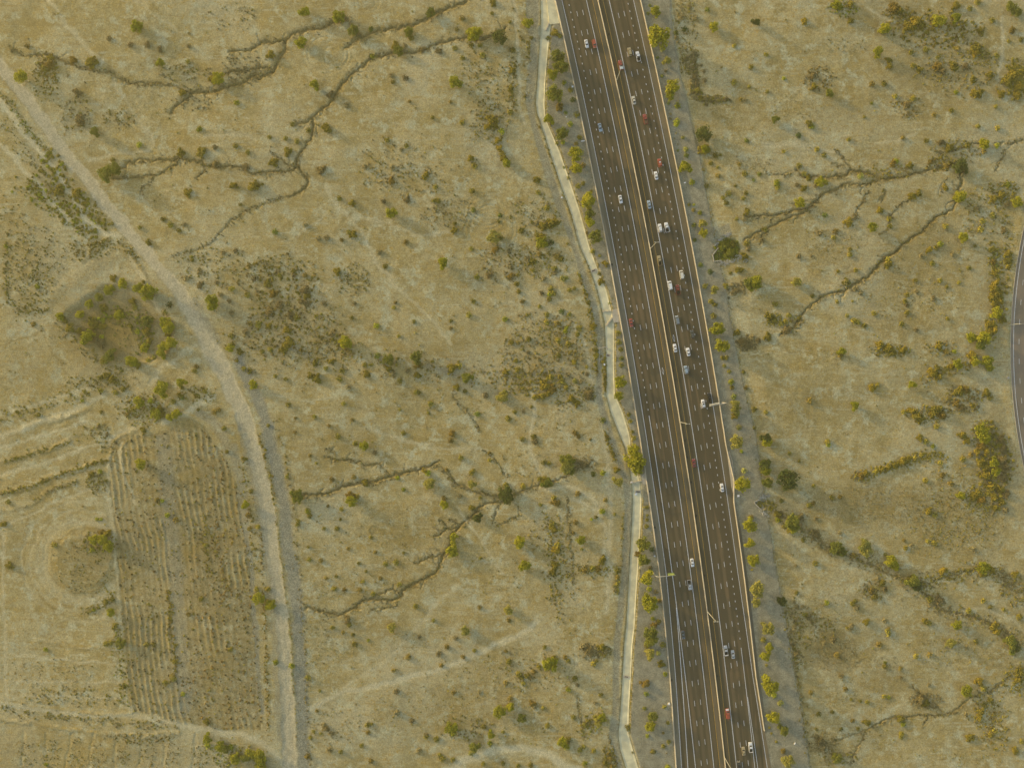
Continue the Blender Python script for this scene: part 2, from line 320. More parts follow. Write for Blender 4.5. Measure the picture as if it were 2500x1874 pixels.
for hw, s, pts in [(4,.5,[(93,1435),(105,1462),(135,1490)]),(5,.35,[(70,1270),(58,1330),(56,1400)]),(3,.6,[(125,1400),(140,1425),(170,1444),(215,1447),(255,1425)]),(4,.4,[(150,1310),(200,1292),(250,1297)]),(5,.4,[(10,690),(15,740),(60,762)]),(4,.4,[(0,1215),(100,1185),(250,1127)]),(4,.4,[(130,1165),(135,1200),(150,1235)]),
                   (4,.45,[(110,820),(125,860),(160,910)]),(3,.5,[(0,842),(60,825),(110,805)]),(3,.45,[(180,490),(230,540)]),(5,.4,[(820,560),(860,520)]),(3,.5,[(240,925),(248,990),(258,1040)])]:
    np.maximum(dark, stroke(wiggle(pts, .8, np.random.default_rng(3), 12), hw, soft=.8)*s, out=dark)
_p = np.array(TAN[0][0], float); _h = np.array(TAN[0][1], float); _t = np.gradient(_p, axis=0); _n = np.stack([-_t[:,1], _t[:,0]], 1)/np.hypot(_t[:,0], _t[:,1])[:,None]
for sd in (-1, 1): np.maximum(dark, stroke(_p+_n*sd*(_h[:,None]*.92), 3.0, soft=.8)*.75, out=dark)          # weedy, darker verges of the dirt road
for o_ in (-.55, -.22, .12, .5): np.maximum(dark, stroke(_p+_n*o_*_h[:,None], 1.4, soft=.8)*.55*(.2+fbm(14, 69, 3)), out=dark)
for x, y, rx, ry, s in DARK: np.maximum(dark, ell(x, y, rx, ry, .7)*s, out=dark)
trail = pale.copy()
roadflat = np.maximum(tan, pale*.7)
z += (fbm(34, 2, 3)-.5)*-.5*roadflat
z -= tan*.10
for o_ in (-6, -2.5, 2, 6): z -= stroke(np.array(TAN[0][0])+[o_, -o_*.4], 1.5, soft=.9)*.07
z += (stroke(np.array(TAN[0][0])+[17, -8], 4, soft=.9)+stroke(np.array(TAN[0][0])+[-16, 8], 4, soft=.9))*.08*(fbm(12, 8, 2))
z += stroke([(655,1150),(670,1219),(689,1394),(710,1568),(721,1770),(724,1900)], 4, soft=.9)*.08           # windrow between road and gravel
# furrowed field
FIELD = [(272,1075),(300,1062),(370,1060),(410,1050),(470,1020),(500,1045),(545,1100),(580,1200),(605,1330),(620,1480),(632,1600),(640,1780),(560,1778),(450,1768),(380,1745),(325,1740),(312,1650),(300,1560),(288,1420),(282,1300),(268,1190)]
fm = polymask(FIELD)
shear = np.where(PY < 1300, (PY-1300)*.20, (PY-1300)*.12)
u = (WX*.15+PX*.85)-shear
fold = fm*(1-sm(.45, .62, vnoise(30, 61)*.6+np.exp(-((u-425)/26)**2)*.5))
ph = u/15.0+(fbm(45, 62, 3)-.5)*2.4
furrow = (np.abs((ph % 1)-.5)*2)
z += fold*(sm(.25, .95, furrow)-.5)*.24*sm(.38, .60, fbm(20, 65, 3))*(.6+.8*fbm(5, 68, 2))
z += fm*(fbm(2.0, 63, 2)-.5)*.16
furmask = fm
# terraces and berms in the far field
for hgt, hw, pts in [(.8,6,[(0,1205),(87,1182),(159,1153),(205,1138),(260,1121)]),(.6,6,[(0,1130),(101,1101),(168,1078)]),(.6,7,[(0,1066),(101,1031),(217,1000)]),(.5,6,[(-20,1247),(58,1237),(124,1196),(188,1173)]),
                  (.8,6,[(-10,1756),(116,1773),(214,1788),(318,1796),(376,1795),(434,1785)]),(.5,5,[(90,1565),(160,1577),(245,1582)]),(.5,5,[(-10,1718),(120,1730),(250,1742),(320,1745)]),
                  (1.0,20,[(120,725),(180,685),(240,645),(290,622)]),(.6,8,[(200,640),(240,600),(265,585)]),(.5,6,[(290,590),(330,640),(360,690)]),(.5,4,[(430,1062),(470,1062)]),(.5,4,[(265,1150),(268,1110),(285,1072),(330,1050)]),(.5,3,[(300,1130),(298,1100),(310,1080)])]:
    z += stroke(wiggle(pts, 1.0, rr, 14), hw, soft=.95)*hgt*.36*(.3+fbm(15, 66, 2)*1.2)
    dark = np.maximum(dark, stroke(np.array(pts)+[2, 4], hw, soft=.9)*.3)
for x0, x1 in [(56,46),(114,102),(172,160),(228,216),(284,274),(346,338),(408,400),(478,470)]:
    z -= stroke([(x0,1790),(x1,1880),(x1-6,1960)], 4, soft=.9)*.14
# round mound and its ring of wheel tracks
dm = np.hypot((WX-203)/80.0, (WY-1369)/77.0)
z += (1-sm(.75, 1.05, dm))*.55; z += np.exp(-((dm-1.0)/.05)**2)*.15
for k, rad in enumerate((1.22, 1.4, 1.62, 1.9)):
    z -= np.exp(-((dm-rad-(fbm(25, 70+k, 2)-.5)*.12)/.05)**2)*.10*(PX < 285)*fbm(30, 75+k, 2); pale = np.maximum(pale, np.exp(-((dm-rad)/.05)**2)*.3*(PX < 280))
pale = np.maximum(pale, .35*np.exp(-((dm-1.22)/.14)**2)*(PX < 282))
# hollow with its ring of bushes
HOL = [(150,775),(200,735),(250,700),(330,705),(395,750),(420,800),(410,850),(375,880),(300,890),(262,862),(205,830)]
hm = polymask(HOL).astype(np.float32)
for _ in range(14):                                       # soften the rim to a bank a few metres wide
    hm[1:-1,1:-1] = (hm[1:-1,1:-1]*2+hm[:-2,1:-1]+hm[2:,1:-1]+hm[1:-1,:-2]+hm[1:-1,2:])/6
z -= hm*1.5
# doughnut tyre marks and mud splashes
for x, y, r in [(795,130,45),(820,135,30),(1185,515,40),(1195,525,28),(895,5,20),(1200,560,55)]:
    d = np.hypot(PX-x, (PY-y)*1.1); z -= np.exp(-((d-r)/3.0)**2)*.12; z -= np.exp(-((d-r-9)/3.0)**2)*.10
# wheel ruts along every pale trail
for hw, s, pts in TRACKS:
    p = np.array(pts, float); t = np.gradient(p, axis=0); nrm = np.stack([-t[:,1], t[:,0]], 1)/np.hypot(t[:,0], t[:,1])[:,None]
    for sd in (-1, 1): z -= stroke(p+nrm*sd*3.4, 1.9, soft=.9)*.10*s
# motorway platform: flat at z = 0 between the drain bank and the outer verge line
cxx = cx(PY); left = ch_r(PY)+1.0; right = np.interp(PY, VERGE_R[:,1], VERGE_R[:,0])
edge = (fbm(5, 81, 2)-.5)*5
plat = sm(0, 6.5, PX-left+edge*.4)*(1-sm(-1, 5.5, PX-right+edge))
chan = sm(-4, 3, PX-ch_l(PY))*(1-sm(-1, 3, PX-ch_r(PY)))
trk = sm(-3, 3, PX-np.interp(PY, TRK[:,0], TRK[:,1])+edge*.5)*(1-sm(-3, 3, PX-np.interp(PY, TRK[:,0], TRK[:,2])+edge*.5))
near = sm(-90, -10, PX-left)*(1-sm(10, 60, PX-right))
z = z*(1-near*.75)+near*-.45
z -= trk*.08
z += stroke(np.stack([CH[:,1]-5, CH[:,0]], 1), 3.5, soft=.9)*.22*(fbm(7, 84, 2))
z = z*(1-plat)+plat*((fbm(6, 82, 2)-.5)*.10)
z = np.where(chan > .02, z*(1-chan)+chan*-.9, z)
roadm = sm(-4, 0, PX-(cxx+off(OFF_LB_Y, OFF_LB, PY))+3)*(1-sm(0, 4, PX-(cxx+off(OFF_RB_Y, OFF_RB, PY))-3))
z = z*(1-roadm)+roadm*-.03
# side road on the far edge: circle through three traced points
def circle3(a, b, c):
    A = np.array([[b[0]-a[0], b[1]-a[1]], [c[0]-a[0], c[1]-a[1]]])*2.0
    r_ = np.array([b[0]**2-a[0]**2+b[1]**2-a[1]**2, c[0]**2-a[0]**2+c[1]**2-a[1]**2]); o = np.linalg.solve(A, r_)
    return o[0], o[1], math.hypot(o[0]-a[0], o[1]-a[1])
SRX, SRY, SRR = circle3((2500,563), (2469.5,850), (2500,1133))
dside = np.hypot(PX-SRX, PY-SRY)
side = sm(SRR+9, SRR+3, dside) if False else (1-sm(SRR+1, SRR+9, dside))*sm(SRR-115, SRR-107, dside)
z = z*(1-side)+side*-.30
sidebank = (1-sm(SRR+8, SRR+28, dside))*sm(SRR, SRR+8, dside)
z += sidebank*.25
# culvert mouth beside the verge
APRON = [(1740,622),(1753,604),(1768,584),(1795,580),(1808,603),(1796,630),(1765,637),(1743,637)]
am = polymask(APRON)
for _ in range(6): am[1:-1,1:-1] = (am[1:-1,1:-1]*2+am[:-2,1:-1]+am[2:,1:-1]+am[1:-1,:-2]+am[1:-1,2:])/6
z -= am*.35
APRON2 = [(1842,1224),(1857,1218),(1872,1222),(1870,1240),(1858,1245)]
a2 = polymask(APRON2, warp=False); z -= a2*.7
far = sm(290, 352, np.maximum(np.abs(X)*.8, np.abs(Y)*1.05)); z = np.where((np.abs(X) > 353) | (np.abs(Y) > 273), -1.5+.25*fbm(300, 86, 2), z)     # beyond the modelled square the desert lies a little lower than the road
# flatten far platform rings so the coarse skirt never climbs over the roads
z = z.astype(np.float32)
def ground_z(x, y):
    i = int(np.clip(np.searchsorted(gx, x)-1, 0, NX-2)); j = int(np.clip(np.searchsorted(gy, y)-1, 0, NY-2))
    u = (x-gx[i])/(gx[i+1]-gx[i]); v = (y-gy[j])/(gy[j+1]-gy[j])
    return float((z[j,i]*(1-u)+z[j,i+1]*u)*(1-v)+(z[j+1,i]*(1-u)+z[j+1,i+1]*u)*v)
def ground_zs(x, y):
    i = np.clip(np.searchsorted(gx, x)-1, 0, NX-2); j = np.clip(np.searchsorted(gy, y)-1, 0, NY-2)
    u = (x-gx[i])/(gx[i+1]-gx[i]); v = (y-gy[j])/(gy[j+1]-gy[j])
    return (z[j,i]*(1-u)+z[j,i+1]*u)*(1-v)+(z[j+1,i]*(1-u)+z[j+1,i+1]*u)*v
inside = (np.abs(X) < 353) & (np.abs(Y) < 273)
verge = plat*(1-chan)*inside; grey = grey*inside; trk = trk*inside; chan = chan*inside; tan = tan*inside
grey = np.maximum(grey, trk*.72); grey = np.maximum(grey, polymask([(1741,555),(1783,548),(1784,570),(1748,597),(1740,600)])*.7)
grey = np.maximum(grey, fm*.16*sm(.35, .6, fbm(12, 64, 3)))
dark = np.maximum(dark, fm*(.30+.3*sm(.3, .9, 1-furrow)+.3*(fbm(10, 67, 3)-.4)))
bare = np.clip(.55+(fbm(45, 77, 4)-.5)*1.5, 0, 1)
bed_brown = np.clip(dep*.7+bedm*.55*(.4+fbm(5, 79, 3)*1.2), 0, 1)  # browner soil along the gully beds, strongest where carved deepest
brown = np.clip(dark+bed_brown*.75+np.maximum(0, fbm(60, 78, 4)-.56)*1.1, 0, 1)*(1-tan*.35)*(1-pale*.7)*(1-plat)
# ground mesh
me = bpy.data.meshes.new('desert_ground')
nv = NX*NY; co = np.empty((nv, 3), np.float32); co[:,0] = X.ravel(); co[:,1] = Y.ravel(); co[:,2] = z.ravel()
idx = np.arange(nv).reshape(NY, NX)
q = np.stack([idx[:-1,:-1], idx[:-1,1:], idx[1:,1:], idx[1:,:-1]], -1).reshape(-1, 4).astype(np.int32)
me.vertices.add(nv); me.vertices.foreach_set('co', co.ravel())
me.loops.add(q.size); me.loops.foreach_set('vertex_index', q.ravel())
me.polygons.add(len(q)); me.polygons.foreach_set('loop_start', np.arange(0, q.size, 4, dtype=np.int32))
me.polygons.foreach_set('use_smooth', np.ones(len(q), bool)); me.update(calc_edges=True)
def attr(name, a, b, c, d):
    at = me.attributes.new(name, 'FLOAT_COLOR', 'POINT')
    at.data.foreach_set('color', np.stack([a, b, c, d], -1).astype(np.float32).ravel())
attr('soil', grey, np.clip(np.maximum(tan, pale*1.0), 0, 1), brown, verge)
attr('soil_b', bare, am, np.clip(chan, 0, 1), tan)
def ground_material():
    m, ns, ls, p = new_mat('desert_soil', (.3,.24,.14), .95, .1)
    g = ns.new('ShaderNodeNewGeometry').outputs['Position']
    def A(n):
        a = ns.new('ShaderNodeAttribute'); a.attribute_name = n; s = ns.new('ShaderNodeSeparateColor'); ls.new(a.outputs['Color'], s.inputs[0])
        return s.outputs[0], s.outputs[1], s.outputs[2], a.outputs['Alpha']
    gr, pa, br, ve = A('soil'); ba, ap, chn, tn = A('soil_b')
    n1 = noise(ns, ls, g, .025, 7, .62); n2 = noise(ns, ls, g, .22, 6, .68); n3 = noise(ns, ls, g, 1.5, 4, .7); n4 = noise(ns, ls, g, .07, 6, .7)
    c = mixn(ns, ls, SOIL_A, SOIL_B, ramp(ns, ls, n1, .42, .58))
    c = mixn(ns, ls, c, SOIL_C, ramp(ns, ls, n4, .46, .62))
    c = mixn(ns, ls, c, SOIL_D, ramp(ns, ls, ba, .55, .95))
    c = mixn(ns, ls, c, SOIL_E, ramp(ns, ls, n2, .52, .70))
    mp = ns.new('ShaderNodeMapping'); mp.inputs['Rotation'].default_value = (0, 0, math.radians(28)); mp.inputs['Scale'].default_value = (.05, .30, .1); ls.new(g, mp.inputs[0])
    n8 = ns.new('ShaderNodeTexNoise'); n8.inputs['Scale'].default_value = 1.0; n8.inputs['Detail'].default_value = 5; n8.inputs['Roughness'].default_value = .65; n8.inputs['Distortion'].default_value = 1.6; ls.new(mp.outputs[0], n8.inputs['Vector'])
    c = mixn(ns, ls, c, (.345,.258,.098), ramp(ns, ls, n8.outputs['Fac'], .52, .72)); c = mixn(ns, ls, c, (.450,.405,.240), ramp(ns, ls, n8.outputs['Fac'], .46, .30))
    n5 = noise(ns, ls, g, .11, 6, .72); n6 = noise(ns, ls, g, .55, 5, .7)
    c = mixn(ns, ls, c, (.420,.392,.235), ramp(ns, ls, n5, .51, .62))          # pale silt
    c = mixn(ns, ls, c, (.375,.258,.070), ramp(ns, ls, n6, .53, .68))          # dry ochre grass
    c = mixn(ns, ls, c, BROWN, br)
    c = mixn(ns, ls, c, PALE, pa)
    c = mixn(ns, ls, c, TAN_C, tn)
    gg = mixn(ns, ls, GRAVEL_A, GRAVEL_B, ramp(ns, ls, n3, .35, .65))
    c = mixn(ns, ls, c, gg, gr)
    vv = mixn(ns, ls, VERGE_A, VERGE_B, ramp(ns, ls, n2, .35, .65))
    c = mixn(ns, ls, c, vv, ve)
    c = mixn(ns, ls, c, (.16,.15,.05), ap)
    f = ns.new('ShaderNodeMath'); f.operation = 'MULTIPLY_ADD'; ls.new(n3, f.inputs[0]); f.inputs[1].default_value = 1.2; f.inputs[2].default_value = .40
    f2 = ns.new('ShaderNodeMath'); f2.operation = 'MULTIPLY_ADD'; ls.new(n2, f2.inputs[0]); f2.inputs[1].default_value = .8; f2.inputs[2].default_value = .6
    f3 = ns.new('ShaderNodeMath'); f3.operation = 'MULTIPLY'; ls.new(f.outputs[0], f3.inputs[0]); ls.new(f2.outputs[0], f3.inputs[1])
    n7 = noise(ns, ls, g, .75, 4, .75); f4 = ns.new('ShaderNodeMath'); f4.operation = 'MULTIPLY_ADD'; ls.new(n7, f4.inputs[0]); f4.inputs[1].default_value = .9; f4.inputs[2].default_value = .55
    f5 = ns.new('ShaderNodeMath'); f5.operation = 'MULTIPLY'; ls.new(f3.outputs[0], f5.inputs[0]); ls.new(f4.outputs[0], f5.inputs[1]); f3 = f5
    cc = ns.new('ShaderNodeCombineColor')
    for k in range(3): ls.new(f3.outputs[0], cc.inputs[k])
    c = mixn(ns, ls, c, cc.outputs[0], 1.0, 'MULTIPLY')
    ls.new(c, p.inputs['Base Color'])
    b = ns.new('ShaderNodeBump'); b.inputs['Strength'].default_value = .25; b.inputs['Distance'].default_value = .12
    ls.new(n3, b.inputs['Height']); ls.new(b.outputs[0], p.inputs['Normal'])
    return m
SOIL_A = (0.372,0.302,0.134); SOIL_B = (0.429,0.356,0.176); SOIL_C = (0.341,0.262,0.099); SOIL_D = (0.450,0.388,0.215); SOIL_E = (0.307,0.232,0.077)
BROWN = (.215,.158,.050); PALE = (.540,.485,.300); TAN_C = (.455,.398,.250); GRAVEL_A = (.222,.214,.148); GRAVEL_B = (.296,.284,.200)
VERGE_A = (.255,.232,.152); VERGE_B = (.310,.282,.188)
me.materials.append(ground_material())
tag(link('ground', me), kind='structure')
# ------------------------------------------------------------------ motorway surface, shoulders, markings
YS = np.concatenate([np.arange(-9000, -420, 110.0), np.arange(-420, 2420, 6.0), np.arange(2420, 10800, 110.0)])
def ribbon(name, lo, hi, zz, mat, ys=None, parent=None, kind=None, thick=0.0):
    """strip between two offset functions (pixels from the reference line); uv in metres"""
    ys = YS if ys is None else ys; c = cx(ys); n = len(ys)
    a = np.stack([(c+lo(ys)-1250)*S, (937-ys)*S], 1); b = np.stack([(c+hi(ys)-1250)*S, (937-ys)*S], 1)
    v = [(x, y, zz) for x, y in a]+[(x, y, zz) for x, y in b]
    f = [(i, n+i, n+i+1, i+1) for i in range(n-1)]
    f = [t[::-1] for t in f]
    me = bpy.data.meshes.new(name); me.from_pydata(v, [], f); me.materials.append(mat)
    uv = me.uv_layers.new(name='UVMap'); s = np.concatenate([[0], np.cumsum(np.hypot(*np.diff(a, axis=0).T))])
    for l in me.loops:
        i = l.vertex_index; k = i % n
        uv.data[l.index].uv = ((lo(ys[k:k+1])[0] if i < n else hi(ys[k:k+1])[0])*S, s[k])
    return link(name, me, parent)
def const(v): return lambda y: np.full(len(y), float(v))
def tab(ty, t, d=0.0): return lambda y: np.interp(y, ty, t)+d
def asphalt(name, a, b, lanes):
    m, ns, ls, p = new_mat(name, a, .8, .25)
    uv = ns.new('ShaderNodeUVMap'); uv.uv_map = 'UVMap'
    mp = ns.new('ShaderNodeMapping'); mp.inputs['Scale'].default_value = (1.0, .05, 1); ls.new(uv.outputs[0], mp.inputs[0])
    s1 = noise(ns, ls, mp.outputs[0], .55, 5, .65); n2 = noise(ns, ls, uv.outputs[0], .06, 4, .6); n3 = noise(ns, ls, uv.outputs[0], 2.2, 3, .7)
    c = mixn(ns, ls, a, b, ramp(ns, ls, s1, .3, .7)); mo = ns.new('ShaderNodeMapping'); mo.inputs['Scale'].default_value = (.075, .035, 1); ls.new(uv.outputs[0], mo.inputs[0])
    n4 = noise(ns, ls, mo.outputs[0], 1.0, 5, .6); c = mixn(ns, ls, c, (b[0]*1.14, b[1]*1.06, b[2]*1.02), ramp(ns, ls, n4, .5, .62)); c = mixn(ns, ls, c, (a[0]*.80, a[1]*.86, a[2]*.92), ramp(ns, ls, n2, .52, .66))  # broad brown and dark patches: pavement tone plus painted-in sun and tree shade
    if lanes:                                          # darker oil and tyre band down every lane
        sx = ns.new('ShaderNodeSeparateXYZ'); ls.new(uv.outputs[0], sx.inputs[0])
        w = ns.new('ShaderNodeMath'); w.operation = 'MULTIPLY_ADD'; w.inputs[1].default_value = 2*math.pi/3.7; w.inputs[2].default_value = lanes; ls.new(sx.outputs[0], w.inputs[0])
        si = ns.new('ShaderNodeMath'); si.operation = 'SINE'; ls.new(w.outputs[0], si.inputs[0])
        rm = ramp(ns, ls, si.outputs[0], -.9, 1.4)
        ml = ns.new('ShaderNodeMath'); ml.operation = 'MULTIPLY'; ls.new(rm, ml.inputs[0]); ls.new(ramp(ns, ls, s1, .2, .6), ml.inputs[1])
        c = mixn(ns, ls, c, tuple(x*.62 for x in a), ml.outputs[0])
    mq = ns.new('ShaderNodeMapping'); mq.inputs['Scale'].default_value = (.27, .018, 1); ls.new(uv.outputs[0], mq.inputs[0])
    vo = ns.new('ShaderNodeTexVoronoi'); vo.feature = 'F1'; ls.new(mq.outputs[0], vo.inputs['Vector']); vo.inputs['Scale'].default_value = 1.0
    sc_ = ns.new('ShaderNodeSeparateColor'); ls.new(vo.outputs['Color'], sc_.inputs[0]); c = mixn(ns, ls, c, tuple(x*.78 for x in a), ramp(ns, ls, sc_.outputs[0], .45, .9))     # resurfaced lane-wide patches
    c = mixn(ns, ls, c, tuple(x*.6 for x in a), ramp(ns, ls, n3, .62, .85)); ls.new(c, p.inputs['Base Color']); return m
ASPH = asphalt('asphalt', (.104,.083,.047), (.138,.103,.055), 1.1)
SHO = asphalt('outer_shoulder_asphalt', (.178,.158,.108), (.205,.180,.122), None)
SHM = asphalt('median_shoulder_asphalt', (.122,.102,.064), (.140,.117,.073), None); SHR = asphalt('inner_shoulder_asphalt', (.150,.122,.072), (.172,.140,.082), None)
cw = tag(ribbon('carriageway', tab([0,1400,1650,1874], [-60,-60,-69,-79]), tab([0,1400,1650,1874], [115.3,115.7,120.3,130.6]), .060, ASPH), kind='structure')
tag(ribbon('road_shoulder', tab(OFF_LB_Y, OFF_LB, -1), tab(OFF_LB_Y, OFF_LE, 1.5), .052, SHO), kind='structure')
tag(ribbon('road_shoulder', tab(OFF_RE_Y, OFF_RE, -1.5), tab(OFF_RB_Y, OFF_RB, 1), .052, SHR), kind='structure')
tag(ribbon('median_shoulder', const(15.2), const(27.3), .068, SHM), kind='structure')
def line(name, f, w, mat, y0=-420, y1=2420, zz=.076):
    ys = np.arange(y0, y1+.1, 6.0)
    return ribbon(name, lambda y: f(y)-w/2, lambda y: f(y)+w/2, zz, mat, ys, parent=cw)
w = 1.2
line('edge_line', tab(OFF_LB_Y, OFF_LE), w, M['mwhite']); line('edge_line', tab(OFF_RE_Y, OFF_RE), w, M['mwhite'])
line('carpool_line', const(0), w*1.15, M['mwhite']); line('carpool_line', const(55.4), w*1.15, M['mwhite'])
line('median_line', const(14.8), .95, M['myellow'], zz=.080); line('median_line', const(40.4), .85, M['myellow'])
line('exit_line', const(-44.9), w*1.15, M['mwhite'], 1014, 2420); line('exit_line', tab([1470,1650,1874], [-45.4,-53.7,-63.5]), w*1.2, M['mwhite'], 1482, 2420)
line('exit_line', const(99.9), w, M['mwhite'], 1580, 2420); line('exit_line', tab([1690,1874], [100.9,107.1]), w, M['mwhite'], 1700, 2420)
def dashes(name, o, y0, gap, length, wid, ya, yb):
    """dashes every gap metres along the road, centred on y0"""
    ys = np.arange(-420, 2420, 1.0); s = np.concatenate([[0], np.cumsum(np.hypot(np.diff(cx(ys)), 1.0))])*S
    s0 = np.interp(y0, ys, s); k = np.arange(-120, 260) if gap < 8 else np.arange(-40, 90); mb = MB()
    for q in k:
        sc = s0+q*gap
        if sc < s[0]+5 or sc > s[-1]-5: continue
        yc = float(np.interp(sc, s, ys))
        if not (ya <= yc <= yb): continue
        x = float(cx(yc))+o; sl_ = float(cx(yc+1)-cx(yc-1))/2; X0, Y0 = W(x, yc)
        mb.box(X0, Y0, .076, wid, length, .004, math.atan2(sl_, 1.0))
    return mb.build(name, M['mwhite'], cw)
GAP = 12.19
dashes('lane_dashes', -29.8, 34.4, GAP, 3.3, .25, -400, 2400); dashes('lane_dashes', -15.0, 31.2, GAP, 3.3, .25, -400, 2400)
dashes('lane_dashes', 70.3, 38.5, GAP, 3.3, .25, -400, 2400); dashes('lane_dashes', 85.2, 34.0, GAP, 3.3, .25, -400, 2400)
dashes('lane_dots', -44.9, 13.2, 4.57, 1.0, .36, -400, 1000); dashes('lane_dots', 99.9, 10.0, 4.57, 1.0, .36, -400, 1572)
def diamond(px, py):
    mb = MB(); x, y = W(px, py); L, wd, t = 2.4, .62, .17
    sl_ = float(cx(py+1)-cx(py-1))/2; a = math.atan2(sl_, 1.0); c, s = math.cos(a), math.sin(a)
    P = [(0, L), (wd, 0), (0, -L), (-wd, 0)]; Q = [(0, L-.75), (wd-t, 0), (0, -L+.75), (-wd+t, 0)]
    T = lambda p: (x+p[0]*c-p[1]*s, y+p[0]*s+p[1]*c, .078)
    for i in range(4): mb.face([T(P[i]), T(Q[i]), T(Q[(i+1) % 4]), T(P[(i+1) % 4])])
    return mb.build('carpool_diamond', M['mwhite'], cw)
diamond(1645.1, 825.5); diamond(1618.2, 905.4)
# right-hand concrete strip behind the barrier, drains beside the road
def conc_mat():
    m = mottled('drain_concrete', (.66,.60,.375), .2, .3, .9)
    return m
DC = conc_mat()
ys = np.concatenate([np.arange(-300, 60, 20), np.arange(60, 1960, 8), np.arange(1960, 2400, 40)]).astype(float)
l, r = ch_l(ys), ch_r(ys); v = []; f = []
prof = [(-.02, -.42), (.0, -.42), (.12, -.60), (.88, -.60), (1.0, -.40), (1.03, -.40)]
for i, y in enumerate(ys):
    for t, zz in prof: x, yy = W(l[i]+(r[i]-l[i])*t, y); v.append((x, yy, zz))
k = len(prof)
for i in range(len(ys)-1):
    for j in range(k-1): a = i*k+j; f.append((a+k, a+k+1, a+1, a))
me = bpy.data.meshes.new('drain_channel'); me.from_pydata(v, [], f); me.materials.append(DC)
tag(link('concrete_drain', me), 'long pale concrete drainage channel running beside the southbound motorway verge', 'drain')
def slab(name, pts, z0, z1, mat):
    bm = bmesh.new(); P = [W(*p) for p in pts]
    area = sum(P[i-1][0]*P[i][1]-P[i][0]*P[i-1][1] for i in range(len(P)))
    if area < 0: P = P[::-1]
    b = [bm.verts.new((x, y, z0)) for x, y in P]; t = [bm.verts.new((x, y, z1)) for x, y in P]
    bm.faces.new(t); bm.faces.new(b[::-1])
    for i in range(len(P)): bm.faces.new((b[i-1], b[i], t[i], t[i-1]))
    me = bpy.data.meshes.new(name); bm.to_mesh(me); bm.free(); me.materials.append(mat); return me
tag(link('concrete_apron', slab('concrete_apron', [(1330,-60),(1338,35),(1341.5,60),(1367,57.5),(1355,-1),(1344,-60)], -.5, .10, DC)), kind='structure')
tag(link('concrete_apron', slab('concrete_apron', [(1495,756),(1508.5,753.5),(1513,786),(1500,788),(1495.5,780)], -.5, .12, M['barrier'])), kind='structure')
tag(link('concrete_apron', slab('concrete_apron', [(1567,1161),(1576,1153),(1580.5,1182),(1569,1181)], -.5, .12, M['barrier'])), kind='structure')
tag(link('concrete_apron', slab('concrete_apron', [(1774,1100),(1780,1103),(1788,1140),(1792,1172),(1790.5,1210),(1785,1185),(1778,1130)], -.2, .09, M['barrier'])), kind='structure')
yy = np.arange(1225, 1790, 6.0)
tag(ribbon('concrete_gutter', tab(OFF_RB_Y, OFF_RB, 2), lambda y: np.interp(y, OFF_RB_Y, OFF_RB)+np.interp(y, [1225,1300,1700,1790], [3,8,8.5,3]), .050, SHO, yy), kind='structure')
# ---- concrete barriers
def barrier(fn, y0, y1, wb, wt, h, label, step=6.0, shade=None):
    ys = np.arange(y0, y1+.1, step); c = cx(ys)+fn(ys); P = np.stack([(c-1250)*S, (937-ys)*S], 1); t = np.gradient(P, axis=0); t /= np.hypot(t[:,0], t[:,1])[:,None]
    nx, ny = -t[:,1], t[:,0]; v = []; f = []
    prof = [(-wb/2, 0), (-wb/2, .08), (-wt*.75, .33), (-wt/2, h), (wt/2, h), (wt*.75, .33), (wb/2, .08), (wb/2, 0)]
    for i in range(len(ys)):
        for q, zz in prof: v.append((P[i,0]+nx[i]*q, P[i,1]+ny[i]*q, .045+zz))
    k = len(prof)
    for i in range(len(ys)-1):
        for j in range(k-1): a = i*k+j; f.append((a, a+1, a+k+1, a+k))
    f.append(tuple(range(k))); f.append(tuple(reversed(range((len(ys)-1)*k, len(ys)*k))))
    me = bpy.data.meshes.new('concrete_barrier'); me.from_pydata(v, [], f); me.materials.append(M['barrier'])
    bm = bmesh.new(); bm.from_mesh(me); bmesh.ops.recalc_face_normals(bm, faces=bm.faces); bm.to_mesh(me); bm.free()
    return tag(link('concrete_barrier', me), label, 'barrier', 'concrete barriers along the motorway')
barrier(tab(OFF_LB_Y, OFF_LB), -420, 2420, .80, .34, .90, 'long low concrete barrier on the outer edge of the southbound shoulder')
barrier(const(28.2), -420, 2420, .60, .28, 1.0, 'tall concrete median barrier between the two carriageways carrying the lamp masts')
barrier(tab(OFF_RB_Y, OFF_RB), -420, 1786, .66, .32, .90, 'concrete barrier beside the northbound shoulder, sunlit, bending outwards once')
# second wall of the bend
mb = MB()
for a, b in zip([(1779.5,1101),(1787,1125),(1791,1160)], [(1787,1125),(1791,1160),(1792.5,1175)]):
    (x0, y0), (x1, y1) = W(*a), W(*b); mb.box((x0+x1)/2, (y0+y1)/2, .35, .3, math.hypot(x1-x0, y1-y0), .7, math.atan2(-(x1-x0), y1-y0))
tag(mb.build('low_wall', M['barrier']), 'short low concrete wall behind the bend of the northbound barrier', 'wall')
